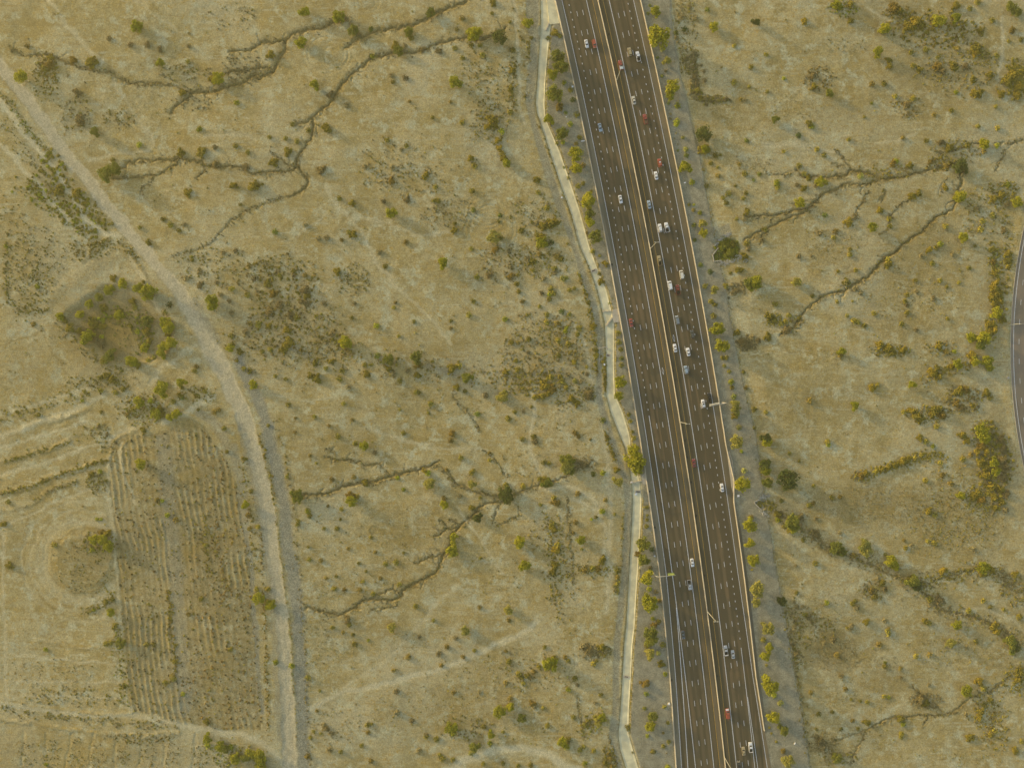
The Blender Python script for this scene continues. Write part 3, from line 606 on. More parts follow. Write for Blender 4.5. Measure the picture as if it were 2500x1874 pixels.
# ---- side road on the far edge
def ringstrip(name, r0, r1, zz, mat, a0=-40, a1=40, n=160, parent=None):
    v = []; f = []
    for i in range(n+1):
        a = math.pi+math.radians(a0+(a1-a0)*i/n)
        for r_ in (r0, r1): x, y = W(SRX+r_*math.cos(a), SRY+r_*math.sin(a)); v.append((x, y, zz))
    f = [(2*i, 2*i+1, 2*i+3, 2*i+2) for i in range(n)]
    me = bpy.data.meshes.new(name); me.from_pydata(v, [], f); me.materials.append(mat)
    uv = me.uv_layers.new(name='UVMap')
    for l_ in me.loops: j = l_.vertex_index; uv.data[l_.index].uv = ((r0 if j % 2 == 0 else r1)*S, (j//2)*r0*S*math.radians(a1-a0)/n)
    bm = bmesh.new(); bm.from_mesh(me); bmesh.ops.recalc_face_normals(bm, faces=bm.faces)
    if bm.faces[:][0].normal.z < 0: bmesh.ops.reverse_faces(bm, faces=bm.faces)
    bm.to_mesh(me); bm.free(); return link(name, me, parent)
SASPH = asphalt('side_road_asphalt', (.185,.155,.118), (.210,.176,.134), None)
SA2 = asphalt('bike_lane_asphalt', (.215,.185,.145), (.24,.205,.16), None)
sr = tag(ringstrip('side_road', SRR-108, SRR-5, -.235, SASPH), kind='structure')
tag(ringstrip('side_road_shoulder', SRR-5.2, SRR+1, -.241, SA2), kind='structure')
ringstrip('edge_line', SRR-6.2, SRR-5.0, -.229, M['mwhite'], parent=sr); ringstrip('edge_line', SRR-56, SRR-54.8, -.229, M['myellow'], parent=sr)
mb = MB()
for i in range(-30, 31):
    a = math.pi+(i+.3)*12.2/(S*SRR); x, y = W(SRX+(SRR-19)*math.cos(a), SRY+(SRR-19)*math.sin(a)); mb.box(x, y, -.228, .25, 3.3, .004, -a+math.pi)
mb.build('lane_dashes', M['mwhite'], sr)
mb = MB()
for i in range(121):
    a = math.pi+math.radians(-36+72*i/120); a2 = math.pi+math.radians(-36+72*(i+1)/120)
    x0, y0 = W(SRX+(SRR+1.8)*math.cos(a), SRY+(SRR+1.8)*math.sin(a)); x1, y1 = W(SRX+(SRR+1.8)*math.cos(a2), SRY+(SRR+1.8)*math.sin(a2))
    mb.box((x0+x1)/2, (y0+y1)/2, -.19, .35, math.hypot(x1-x0, y1-y0)+.01, .14, math.atan2(-(x1-x0), y1-y0))
tag(mb.build('kerb', M['concrete']), kind='structure')
# ------------------------------------------------------------------ vegetation: traced plants  x,y,radius px,type
# types: g yellow-green, m mid green, b dark green, o olive, r rust-brown, y golden, d grey-brown, p pale green
VEG = """1288,50,13,g 1357,78,12,o 1367,89,7,o 1338,92,7,o 1360,134,16,m 1370,158,17,m 1348,180,14,g 1355,226,20,m 1377,203,7,g 1393,221,8,o 1399,245,8,b 1365,259,12,r 1381,276,6,m 1408,281,9,o 1340,288,13,g 1297,92,6,o 1221,85,16,b 1156,74,17,g 1111,195,15,g 1252,123,9,o 1243,120,6,d 1247,215,10,o 1201,33,6,o 1205,4,11,o 1049,25,12,m 1178,136,9,o 1129,142,8,o 1281,236,4,o
1392,304,8,g 1373,323,15,m 1415,336,7.6,o 1360,349,6,o 1374,348,7,g 1407,351,7,r 1408,374,16,g 1407,407,13,g 1424,405,8,r 1411,455,9,o 1424,448,7,o 1388,434,6,o 1378,408,5,g 1436,487,18,g 1444,468,6,o 1439,522,12,m 1441,540,13,g 1456,577,15,m 1433,568,5,r 1311,436,10,o 1314,470,8,o 1335,508,9,o 1347,542,16,o 1323,582,14,y 1651,304,8,g 1667,336,6,p 1674,365,8,p 1675,380,8,m 1674,407,15,g 1689,445,9,g 1682,500,5.5,o 1693,513,6,r 1694,550,7,m 1696,586,6,m 1651,325,3.5,d 1647,339,3.5,d 1655,352,3,d 1655,368,4,m
1587,14,5,m 1602,26,12,g 1582,34,5,m 1614,82,24.5,g 1617,120,8.5,p 1605,141,5,m 1629,148,10,p 1625,174,5,d 1616,186,5.5,m 1643,206,16,g 1638,233,10,g 1654,259,9,g 1631,253,5,m 1637,279,4.5,d 1637,290,4,d 1652,297,9,g
1710,647,7,m 1734,664,8.5,b 1720,699,8,o 1745,707,9.5,p 1735,736,8,o 1745,744,8,o 1742,771,9,o 1755,802,15.5,g 1745,828,3,m 1766,844,16,g 1764,873,7,o 1773,873,7,o 1768,893,6,o 1772,700,7,o 1694,500,4,g 1709,520,7,g 1716,545,10,p 1718,567,10,g
1447,614,8,o 1464,624,5,o 1479,643,10.5,o 1464,668,6.5,o 1469,687,10,o 1488,740,4.5,g 1510,813,8,o 1511,835,8.5,o 1515,853,7.5,o 1517,875,7.5,m 1517,891,8,o 1437,738,7,o 1448,797,10,o 1417,799,7,o 1456,868,8,o 1472,883,6,y 1455,890,6,o
1515,931,14,g 1513,966,11,g 1535,1012,7,o 1538,1028,6.5,o 1544,1054,6,o 1548,1069,7,o 1552,1126,22,g 1547,1098,15,g 1558,1145,15,g 1472,1025,9,m 1506,1146,10,o 1510,1175,13,p 1482,1066,7,r
1780,907,6.5,o 1784,932,9,g 1787,946,7,o 1791,967,8.5,m 1795,988,12,p 1799,998,10,p 1794,1017,10,o 1799,1012,7,g 1804,1043,8,p 1801,1078,16,p 1810,1101,6,g 1816,1149,8.5,p 1817,1181,17,g 1815,908,6,o 1821,947,7,r 1842,999,8,o 1842,1044,6,o 1873,1138,14,m 1872,1150,11,g 1878,1180,12,m 1833,1262,8,r 1834,1284,16.5,g 1832,1326,12,g 1844,1368,13,g 1836,1390,4,y
1579,1237,7,o 1580,1258,5,o 1580,1268,6,o 1578,1284,7,o 1571,1329,15.5,m 1591,1340,7.5,b 1559,1355,10,r 1573,1367,14,m 1588,1385,6.5,d 1582,1413,17,g 1585,1437,8,g 1601,1444,7,d 1588,1476,20,g 1610,1466,7,r 1607,1517,8,o 1594,1509,7,g 1597,1526,10,r 1589,1550,16,m 1592,1565,15,m 1618,1573,9,o 1579,1574,9,o 1587,1598,14,p 1607,1593,7,p 1616,1623,11.5,o 1624,1644,7,g
1853,1440,19,p 1848,1471,11,p 1860,1521,5,o 1878,1538,14,p 1863,1560,9,o 1880,1582,10,g 1871,1601,13,g 1871,1623,4.5,o 1883,1675,21,g 1889,1695,9,g 1905,1715,8.5,p 1892,1755,14,g 1914,1785,13,m 1895,1809,5,y 1912,1831,8,r 1929,1861,14,p 1883,1789,4,y 1878,1775,4,y
1575,1671,14,r 1578,1692,8,m 1624,1646,7,g 1622,1724,6.5,o 1573,1728,6,g 1596,1750,12,m 1589,1776,12,g 1580,1795,6,g 1630,1763,6,o 1619,1788,4.5,r 1633,1809,6.5,o 1620,1820,7,o 1594,1833,8,o 1630,1871,9,g 1533,1776,9,o 1546,1837,5,o
328,58,14,g 43,185,15,g 218,147,17,o 385,149,11,g 457,150,8,o 514,186,14,o 525,183,14,g 441,223,11,o 577,250,8,g 226,318,11,m 486,315,9,g 252,420,20,m 266,409,15,m 438,369,13,o 489,370,15,o 569,451,13,o 616,454,15,o 457,469,12,o 184,223,12,d 139,463,14,o 101,417,8,y 386,117,10,d 356,106,10,d 318,110,9,d 266,94,8,d 459,111,7,d 188,290,15,d 339,353,9,g 116,156,14,r 174,145,11,r 67,113,8,r 185,469,15,o 120,140,10,o 110,168,9,o 29,124,7,d 575,356,8,o 605,372,8,o 525,360,8,d 600,405,10,d 524,398,11,d 274,389,7,o
740,22,13.5,g 824,32,14,g 859,71,12.5,m 996,72,11,m 1051,23,11,m 905,70,8,m 731,97,14,g 765,204,12,g 796,311,15,o 973,120,11,m 909,138,8,g 846,257,9,d 701,369,14,o 665,396,14,o 1038,427,11,o 1225,321,9,g 1236,395,10,g 1230,384,11,o 1216,340,10,y 1220,360,10,y 1226,375,9,y 1148,385,10,y 1158,405,9,y 1128,300,8,y 954,440,11,r 782,411,13,d 990,191,9,d 957,185,8,d 960,200,7,o 805,229,12,d 657,132,13,o 1199,292,16,o 1190,308,10,y 1210,305,10,o 1152,466,9,o 1063,457,8,o 753,318,8,o 725,345,8,o 697,338,7,o 658,335,7,o 713,303,7,o 1056,288,6,o 945,342,8,o 992,357,7,o 980,365,6,d 891,408,8,d 958,408,8,d 1100,250,5,r 1000,248,5,r 963,108,12,o 988,113,9,d 1030,118,10,d 1070,124,10,d 1110,118,8,o 1150,110,8,o 1172,111,8,o 1128,45,8,r 1115,72,7,r 1142,80,8,o 1004,92,9,y 1215,262,5,d 1245,55,5,o 1246,275,9,o 1250,170,10,o 640,450,5,o 623,448,12,o
954,517,13,g 1079,639,14,g 1205,573,15,p 1222,580,8,o 840,834,15,g 1016,872,15,m 1019,893,10,r 1139,922,13.5,m 944,877,13,m 922,868,9,m 1109,562,10,o 1110,545,6,o 1235,908,10,o 1233,779,8,g 919,795,9,g 857,494,10,o 828,484,8,o 1155,513,8,m 770,922,14,o 757,915,10,o 699,840,18,o 688,855,12,o 767,885,10,o 805,882,11,o 795,899,8,o 893,913,10,o 1019,916,11,o 672,566,9,m 990,591,8,r 744,549,8,d 822,662,12,o 860,572,11,o 852,566,8,o 1193,670,10,d 1245,650,9,d 1248,672,11,r 1103,896,14,o 1120,892,9,y 1164,676,9,o 797,580,9,d 777,582,8,d 834,585,7,r 936,492,8,d 992,485,10,d 1070,490,8,o 1221,525,7,m 1217,540,6,o 1060,490,7,o 940,650,8,o 925,615,9,d 1210,607,10,r 1150,607,7,o 865,740,6,d 810,815,9,d 735,735,10,d 745,672,8,r 717,662,7,o 717,672,8,d 748,740,9,d 683,672,7,o 650,690,12,o 665,715,12,r 655,760,14,d 680,745,12,d 705,768,11,d 725,775,9,o 742,708,14,d 745,720,12,o 700,805,12,o 655,795,10,o 630,790,9,o 790,740,8,d 660,852,8,o 640,858,7,o 735,855,7,r 1010,785,7,o 1155,735,8,o 1145,768,9,o 1100,783,6,o 960,750,6,y 965,738,5,r 858,775,7,o 973,820,6,y 1100,800,6,r 946,900,10,o 960,912,9,d 995,905,7,d 975,930,8,o 890,890,7,o 835,905,9,o 828,925,9,o 697,925,7,o 672,918,6,o
256,704,12,g 292,691,11.5,g 330,701,12,g 351,712,20,g 273,678,10,o 208,741,10,g 231,724,10,m 184,766,10,g 139,772,11,g 150,781,10,o 197,822,15,g 205,815,13,g 165,801,14,o 214,786,17,o 225,795,12,o 185,808,11,o 243,751,12,o 243,795,11,o 281,766,11,g 290,760,9,o 312,795,10,o 318,734,11,o 325,750,9,o 350,784,14,m 351,808,13,o 333,809,8,g 359,830,11,o 344,850,10,g 357,842,8,g 396,786,14,g 403,800,14,g 405,812,11,o 412,838,15,g 391,844,12,g 385,862,13,g 359,879,9,y 373,872,8,y 310,880,14,g 320,884,12,g 335,892,10,o 262,862,12,m 255,874,11,m 250,882,9,y 240,838,14,d 230,830,10,d 244,823,8,g 414,744,9,b 401,762,9,o 511,733,15,g 515,745,12,g 359,591,10,o 91,699,8,g 14,601,7,g 558,848,9.5,g 568,840,8,o 582,858,10,o 564,820,9,o 615,938,11,g 438,934,12,g 257,915,12,o 270,925,12,o 245,922,9,o 588,500,6,o 399,536,8,o 417,549,9,o 437,563,7,o 450,548,7,d 567,705,9,y 80,790,8,r 341,555,7,o 296,905,6,o 350,688,6,o 372,720,7,r 485,695,10,d 455,680,9,d 489,664,8,d 469,635,6,o 467,627,6,o 545,617,8,d 575,612,8,d 608,650,8,r 620,680,8,d 530,690,7,d 540,720,8,d 560,735,7,d 565,765,9,d 630,795,9,o 605,720,9,o 600,810,9,d 610,790,8,r 595,900,8,o 610,905,9,o 578,880,6,y 480,895,7,r 475,905,8,o 443,945,6,o 390,935,8,g 405,938,7,g
389,952,18,g 333,981,13,g 367,978,9,g 373,1011,12,g 388,997,11,o 392,1012,11,o 411,1017,10,g 425,1011,11,g 432,1005,8,g 437,965,10,o 443,970,9,m 423,980,9,o 338,1134,13,g 409,1257,8,g 596,1232,10,g 226,1318,12,g 246,1320,12,g 260,1334,13,g 257,1303,14,y 245,1300,10,r 227,1340,9,g 133,1329,9,y 223,1158,9,y 245,1150,7,g 347,1051,11,o 325,1000,9,o 310,1012,8,r 237,1267,6,g 247,1267,5,g 430,1268,9,r 385,1220,8,r 397,1222,6,g 20,1381,12,o 5,1280,10,o 608,1257,9,r 600,1120,6,o 548,1045,8,o 555,1102,6,o 593,1118,6,r 613,1198,7,o 610,1290,7,r 630,1285,8,y 245,1005,5,o 20,1225,8,o 205,955,6,o 200,978,6,g 245,953,8,o 280,958,9,o 300,950,9,o 93,1012,7,y 40,1005,6,o 485,1000,5,o 535,1000,7,r 525,1005,9,r 480,965,7,o 500,955,7,o 240,1042,6,d 260,1060,6,d
266,1498,10,g 282,1524,8,y 279,1532,7,o 260,1570,9,o 271,1567,8,o 289,1572,11,m 628,1462,14,g 627,1437,8,y 448,1692,7,g 503,1763,10,o 503,1806,12,g 507,1818,9,g 532,1826,12,g 545,1832,10,m 564,1822,9,g 570,1857,13,g 597,1851,13,m 608,1845,12,g 628,1848,13,g 633,1862,14,g 111,1585,7,g 110,1867,6,g 492,1460,8,o 564,1582,7,y 462,1498,7,r 404,1665,9,o 424,1655,9,o 375,1572,8,o 358,1572,8,o 303,1675,7,o 229,1488,6,g 274,1463,9,o 258,1470,8,o 423,1648,8,r 427,1615,7,y 655,1437,8,y 500,1330,6,y
657,1480,12,g 652,1468,8,y 673,1615,9,g 712,1625,9,g 751,1654,9,o 751,1845,9,r 633,1880,14,g 955,1536,12,p 1135,1543,11,p 1058,1515,6,o 1099,1787,15,g 1220,1742,15,g 1245,1731,10,g 1158,1829,13,m 1150,1840,8,p 1199,1798,10,g 1196,1815,9,g 1241,1617,8,o 967,1689,9,d 968,1740,9,d 1241,1494,11,p 1242,1514,7,r 815,1437,8,y 840,1440,7,r 878,1440,8,r 975,1427,8,o 910,1450,7,o 885,1420,6,y 927,1412,7,r 795,1411,6,r 820,1407,6,o 846,1515,12,d 853,1525,8,o 811,1532,7,o 837,1544,6,r 861,1550,6,o 898,1564,5,g 865,1573,8,o 996,1605,9,r 960,1637,7,r 1077,1625,7,r 1071,1597,9,d 1090,1580,8,r 1111,1558,8,d 1130,1605,7,r 1158,1589,6,o 1170,1483,7,r 1014,1480,8,o 1023,1555,6,d 1235,1590,6,r 1235,1667,8,r 1107,1692,7,r 1170,1690,7,d 773,1735,6,r 780,1687,5,o 790,1770,7,d 795,1780,10,d 810,1790,8,d 897,1770,8,o 907,1768,6,o 898,1788,7,r 1005,1760,8,d 1180,1775,8,o 1040,1800,8,o 1065,1805,9,o 1040,1795,7,d 882,1820,7,o 832,1835,7,o 805,1830,9,d 905,1858,8,r 1022,1835,9,d 1080,1853,9,o 1073,1845,7,o 1105,1855,7,o 765,1785,6,o 783,1790,5,o 757,1800,6,o 1180,1865,7,o 1228,1864,7,o 1265,1870,7,o 1296,1868,8,o
721,1206,14,m 724,1218,12,m 885,1090,11,g 867,1082,8,o 1035,1150,10,y 1045,1155,9,g 969,1167,7,g 890,1180,11,o 856,1226,13,g 852,1213,13,r 870,1212,9,y 1083,1233,10,g 1084,1217,9,r 1232,1206,16,b 1240,1218,13,b 1235,1184,9,o 1165,1265,12,b 1106,1312,10,g 1106,1325,8,g 1103,1350,14,g 1165,1011,9,m 1226,970,13,p 1232,958,9,g 751,1247,9,g 755,1260,8,o 984,1057,8,o 1103,1060,10,r 1100,1075,8,r 822,1290,8,o 967,1373,9,o 940,1377,8,o 1152,1240,10,o 1241,1022,9,o 1046,1182,13,p 1152,1182,10,p 1115,946,10,o 1122,1211,7,d 704,988,8,o 655,1038,6,o 767,1017,7,o 839,985,7,o 825,1065,9,o 803,1039,6,r 860,1025,6,r 721,1020,5,r 720,1055,5,r 700,1163,6,o 810,1170,8,r 863,1165,8,r 757,1112,6,r 772,1130,4,o 915,1105,7,d 984,1195,6,g 1015,957,8,o 1023,958,6,o 975,1000,5,o 850,945,9,d 1050,985,9,o 1125,1117,9,o 1155,1150,7,y 1090,1147,6,r 1045,1008,5,o 1135,955,7,o 1185,965,9,d 1195,1105,5,r 833,1243,7,y 800,1235,5,r 726,1280,7,o 754,1365,7,o 783,1368,7,r 753,1335,5,o 850,1340,6,r 905,1312,6,o 915,1348,6,r 875,1375,6,o 940,1380,8,d 985,1350,5,o 893,1395,5,o 1173,1363,6,o 728,1272,7,o 830,1268,5,o 790,1290,6,o
1386,1127,17,m 1382,1140,17,p 1392,1148,13,m 1336,1180,14,m 1328,1170,9,y 1318,1168,9,o 1269,1326,14,g 1282,1384,14,g 1420,1320,11,g 1470,1248,9,g 1508,1173,12,g 1352,1292,12,o 1348,1278,9,o 1357,1345,12,y 1362,1330,9,y 1356,1381,12,o 1350,1400,10,o 1472,1367,12,o 1472,1153,8,g 1448,1157,8,m 1428,1137,11,d 1420,1128,8,d 1276,1187,9,y 1356,1228,12,r 1352,1215,8,y 1275,1072,8,o 1302,1065,9,o 1306,1078,9,d 1438,960,11,d 1442,970,8,d 1331,942,16,o 1345,950,14,r 1338,960,12,o 1395,975,12,o 1407,985,10,o 1311,968,10,y 1420,1340,5,o 1455,1262,6,o 1444,1267,5,g 1404,1056,9,r 1412,1065,7,r 1328,1128,9,o 1340,1130,7,y 1195,1123,6,y 1150,1155,8,y 1172,1215,6,o 1411,1205,9,r 1405,1275,8,r 1320,1232,6,o 1478,1220,7,r 1500,1255,5,o 1441,1072,5,r 1298,993,5,o 1257,1005,7,o 1400,1300,5,r 1430,1392,9,r 1445,1387,9,o 1460,1390,8,r 1507,1392,7,o 1508,1408,7,r 1506,1425,6,y
1967,50,10,y 1727,23,7.5,m 1746,60,12,g 1849,49,10.5,b 1672,71,8,b 1650,80,7,m 1793,112,7,y 1871,133,7,y 1834,164,8,y 1791,202,9.5,o 1829,212,6,o 1873,224,6,o 1914,191,6,g 1986,183,12,d 1990,210,10,y 1896,289,10,m 1696,128,8,d 1697,140,8,d 1695,150,7,d 1697,165,7,d 1698,188,10,d 1690,200,9,d 1700,205,9,d 1720,197,7,d 1703,222,9,o 1710,240,8,o 1722,243,7,d 1772,242,7,d 1808,243,6,r 1818,244,7,d 1718,175,6,d 1675,145,7,d 1664,42,9,d 1698,43,9,d 1652,92,7,d
1724,321,18.5,b 1725,318,11,g 1721,365,17.5,o 1724,360,10,g 1746,380,9,o 1758,379,5,o 1735,398,7,o 1752,409,5,o 1725,454,7,o 1818,425,9,o 1854,426,7,m 1839,440,5,m 1822,344,7,m 1949,331,9,b 1896,446,9,g 1897,458,8,y 1777,474,9,o 1820,472,7,o 1814,485,7,o 1772,496,8,o 1765,483,7,o 1824,517,11,o 1816,535,8,d 1797,535,5.5,o 1955,493,12,g 1795,454,5,o 2012,379,8,o 1867,560,8,o 1717,414,5,r 1752,430,8,r 1805,402,7,r 1950,405,9,o 1963,425,8,o 1975,433,10,o 1945,452,7,d 1963,457,10,o 2007,440,11,g 2015,446,9,y 2013,525,8,m 1995,365,8,y 1913,370,6,y
1817,625,11,o 1807,658,11,o 1783,666,5,o 1846,688,18,g 1836,690,16,m 1947,687,11,p 1771,697,8,o 1792,714,9,d 1800,708,7,d 1788,697,6,d 1891,743,9,o 1982,722,7,o 2068,687,11,o 1800,812,11,o 1813,836,12,d 1828,842,10,d 1836,822,8,d 1851,831,9,d 1874,821,12,o 1949,625,8,d 1880,772,12,o 1890,783,9,o 1906,790,8,o 1917,785,8,y 1925,770,8,o 1950,776,7,o 1923,803,12,d 1779,727,4,d 1827,608,9,d 1822,595,9,o 1860,588,9,d 1980,625,5,d
2078,48,10,o 2168,63,13,g 2160,70,10,o 2303,43,15,g 2342,37,12,g 2240,50,18,y 2225,62,15,o 2255,55,13,o 2151,121,13,g 2174,160,10,y 2172,145,10,o 2226,127,8,o 2262,121,9,o 2291,139,6,o 2340,116,8,r 2392,112,16,o 2390,125,13,y 2334,156,14,o 2421,179,12,o 2385,225,12,y 2397,224,13,o 2465,190,18,o 2480,180,15,y 2494,208,15,y 2490,230,12,o 2476,69,10,r 2424,49,9,o 2352,400,15,b 2360,408,12,b 2345,408,10,m 2101,431,9,p 1896,451,9,g 2030,223,10,m 1978,300,10,o 1982,309,9,g 1949,331,8,b 2184,396,11,r 2188,393,8,g 2411,347,12,g 2435,355,8,g 2323,270,8,y 2281,280,7,r 2261,344,8,o 2320,359,13,o 2300,345,10,d 2310,457,10,y 2353,474,12,g 2462,451,9,g 2188,15,16,r 2200,22,12,o 2048,6,12,g 2078,8,12,o 2340,11,14,o 2388,5,9,o 2219,252,12,d 2230,240,9,y 2294,160,12,r 2305,170,11,d 2230,160,9,y 2250,168,10,o 2363,355,9,o 2223,402,11,o 2129,205,9,r 2158,205,9,o 2185,235,8,y 2272,395,8,r 2310,405,9,r 2320,400,8,o 2403,370,8,r 2388,308,7,o 2438,312,8,y 2204,337,7,r 2072,340,7,y 2128,252,5,g 2110,285,5,y 2432,260,7,y 2335,225,7,g 2364,160,10,d 2380,190,10,o 2450,225,12,o 2435,135,8,o 2465,100,6,o 2495,95,8,o 2400,70,10,o 2480,10,12,m 2490,25,11,m 2370,20,8,o 2360,95,8,d 1990,455,6,d
2072,540,13,y 2085,530,9,d 2135,553,11,g 2349,479,12,g 2335,480,8,o 2359,576,12,g 2295,596,9,g 2171,645,12,o 2167,635,9,y 2065,689,9,d 2088,705,9,d 2100,715,8,d 2074,610,7,y 2073,622,8,y 2466,618,12,y 2468,635,11,o 2463,650,8,y 2430,700,14,y 2440,715,15,o 2425,725,13,y 2445,735,11,o 2430,740,11,o 2435,690,10,y 2440,762,13,g 2450,780,11,o 2420,790,13,y 2430,805,12,y 2418,810,10,y 2378,822,13,g 2408,824,17,g 2400,840,14,m 2418,882,13,g 2420,895,10,g 2378,868,14,y 2385,882,11,g 2343,889,11,g 2172,850,14,y 2180,862,11,o 2148,842,12,y 2207,853,11,y 2057,858,10,g 2050,868,8,r 2294,844,12,y 2310,858,9,r 2329,858,7,g 2278,910,14,y 2295,920,12,o 2290,900,10,o 2323,896,10,y 2491,491,12,g 2450,474,13,o 2430,485,11,o 2387,508,9,d 2423,526,9,o 2365,654,7,o 2308,553,9,y 2149,512,10,y 2230,476,12,y 2245,470,10,o 2170,535,8,y 2172,552,8,o 2083,783,9,y 2092,786,9,o 2109,795,8,o 2132,765,8,y 2067,770,6,o 2230,939,10,g 2275,643,8,o 2213,720,8,y 2208,735,8,y 2237,712,7,d 2277,728,8,d 2213,763,8,o 2213,745,7,d 2200,791,8,o 2233,685,7,y 2310,700,6,y 2294,685,8,y 2340,690,6,y 2270,610,10,y 2250,625,9,d 2325,620,8,d 2285,605,8,y 2400,540,9,o 2395,560,9,y 2420,610,9,o 2425,640,9,r 2432,668,10,y 2455,560,10,d 2460,500,8,d 2380,600,6,o 2040,565,9,r 2035,580,8,o 2000,570,8,d 2080,735,4,y 2042,737,6,y 2045,663,6,y 2088,660,7,y 2235,805,7,d 2311,778,6,y
1874,1072,13,b 1876,1080,12,g 2090,990,11,g 2019,1078,9,y 2022,1086,7,g 2229,943,12,g 2129,947,11,y 2140,940,8,y 2412,960,12,o 2416,970,9,o 2290,1000,17,o 2303,1012,12,r 2280,1010,11,y 2228,1003,13,y 2243,1015,13,o 2250,1025,11,o 2205,1005,7,y 2345,953,14,y 2360,950,12,r 2335,958,10,o 2337,985,11,r 2350,995,10,d 2375,990,9,y 2248,1070,11,y 2260,1078,9,o 2278,1089,7,g 2350,1063,13,y 2362,1075,11,y 2405,1050,16,g 2414,1068,14,g 2400,1092,13,r 2412,1102,12,y 2390,1105,11,y 2447,1075,13,d 2455,1095,13,d 2398,1128,14,y 2412,1140,13,o 2432,1128,12,g 2450,1122,14,d 2460,1140,13,d 2410,1162,14,y 2437,1153,10,g 2455,1165,13,d 2425,1188,14,y 2445,1195,13,o 2460,1205,11,d 2432,1215,12,y 2450,1228,11,o 2455,1245,9,d 2430,1240,9,y 2207,1128,12,y 2218,1122,10,y 2190,1134,11,o 2172,1140,11,y 2155,1146,10,y 2138,1152,8,y 2235,1117,8,y 2250,1110,7,y 2105,1162,12,r 2115,1155,10,y 2352,1211,10,g 2270,1248,11,y 2282,1256,9,o 2115,1330,14,p 2122,1345,13,p 2180,1372,13,g 2190,1383,10,g 2046,1338,15,m 2060,1348,11,m 1992,1306,14,d 1902,1255,11,o 1900,1268,9,g 1907,1222,7,o 1960,1317,8,o 1989,1374,9,o 1942,1380,5,d 2410,1390,14,g 2400,1400,11,y 2425,1392,10,y 2305,1393,13,y 2482,1402,11,y 2390,1205,13,y 2400,1222,12,r 2380,1215,10,o 2259,1173,9,y 2300,1160,9,r 2295,1130,8,y 2350,1120,9,y 2370,1110,8,r 1932,1173,24,b 1933,1184,12,y 1942,1277,20,m 1940,1288,13,g 1927,1295,9,y 1955,1262,12,d 1985,1185,6,y 1951,1125,5,o 1927,1106,6,o 1915,1285,8,o 1975,1233,8,o 1985,1228,7,r 1992,1265,6,d 2050,1300,6,d 2000,1330,8,d 2022,1345,8,d 2160,1353,6,o 2085,1355,9,r 2285,1040,9,y 1975,978,9,r 1870,1006,7,o 2050,1212,7,r 2030,1213,8,y 2210,1337,7,y 2207,1318,6,r 2225,1330,6,d 2375,1340,8,d 2280,1325,9,y 2265,1320,7,y 2320,1180,8,r
1944,1446,7,o 1912,1470,11,b 2017,1470,8,g 2117,1518,11,o 2235,1420,16,m 2245,1432,12,b 2225,1415,12,o 2432,1530,14,y 2436,1543,13,y 2343,1528,11,g 2475,1570,16,m 2485,1582,13,b 2470,1592,9,g 2329,1573,11,p 2162,1627,7,y 2162,1617,5,g 2395,1668,12,y 2402,1680,9,y 2368,1690,13,g 2495,1645,14,o 2490,1662,12,o 2204,1757,11,o 2207,1768,8,g 2120,1767,11,o 2049,1858,12,m 2375,1803,13,y 2423,1796,10,y 2430,1785,9,y 2400,1740,11,y 2396,1755,11,y 2405,1722,10,o 2482,1835,11,y 2253,1712,16,d 2265,1722,12,o 2004,1812,13,d 2012,1825,10,d 1999,1743,8,o 2080,1472,8,o 2090,1482,10,d 2088,1465,7,o 2297,1466,12,d 2152,1420,10,o 2158,1437,9,d 2125,1440,10,r 2135,1455,9,o 2140,1415,7,d 2083,1760,7,r 2203,1793,8,y 2203,1802,6,o 2270,1462,10,o 2257,1515,10,y 2268,1520,8,o 2075,1535,8,d 2080,1528,7,d 2070,1533,6,y 2160,1515,7,d 2147,1573,9,r 2168,1540,8,o 2170,1547,8,y 2170,1535,6,r 2238,1602,8,y 2270,1598,8,r 2382,1565,8,o 2360,1580,6,d 2400,1465,8,y 2417,1481,7,o 2450,1487,6,o 2488,1505,10,y 2365,1490,9,o 2065,1683,8,r 2160,1700,7,y 2172,1703,6,g 2080,1708,5,o 2102,1712,5,o 2120,1715,7,o 2013,1570,8,d 2035,1560,10,d 2045,1600,9,r 1937,1468,6,d 1945,1480,7,d 1960,1480,6,d 1945,1510,6,d 1940,1533,7,d 1938,1570,10,d 1945,1595,9,d 1975,1505,9,d 1965,1500,8,o 2055,1650,9,d 1980,1690,7,r 2270,1673,6,d 2200,1632,7,r 2202,1655,5,d 2055,1780,6,o 2033,1738,6,o 2097,1780,6,o 1993,1780,5,o 2360,1745,8,d 2420,1710,9,y 2495,1810,8,y
1343,1626,18,g 1351,1612,11,o 1358,1610,8,o 1330,1580,7,o 1243,1614,8,o 1266,1646,9,y 1274,1655,8,o 1288,1650,10,o 1297,1655,8,d 1278,1668,7,o 1303,1640,8,r 1316,1628,7,y 1299,1720,11,r 1305,1725,8,d 1274,1757,10,m 1336,1772,8,y 1388,1683,8,g 1375,1816,13,g 1388,1805,10,o 1383,1822,9,g 1404,1655,8,o 1448,1620,9,y 1456,1613,6,o 1467,1695,7,o 1453,1715,6,d 1462,1768,10,p 1472,1758,10,g 1453,1751,9,o 1428,1768,9,o 1437,1760,8,o 1400,1750,8,o 1416,1830,8,o 1425,1822,7,o 1449,1832,8,y 1428,1863,8,g 1228,1788,6,o 1234,1668,7,r 1425,1578,10,d 1437,1588,12,d 1445,1595,8,d 1469,1581,11,o 1480,1588,7,d 1326,1728,6,y 1235,1590,6,r 1380,1603,7,r 1387,1612,7,o 1245,1705,8,r 1410,1672,6,d 1487,1840,7,r 1490,1852,8,r 1478,1862,8,o 1495,1870,8,r
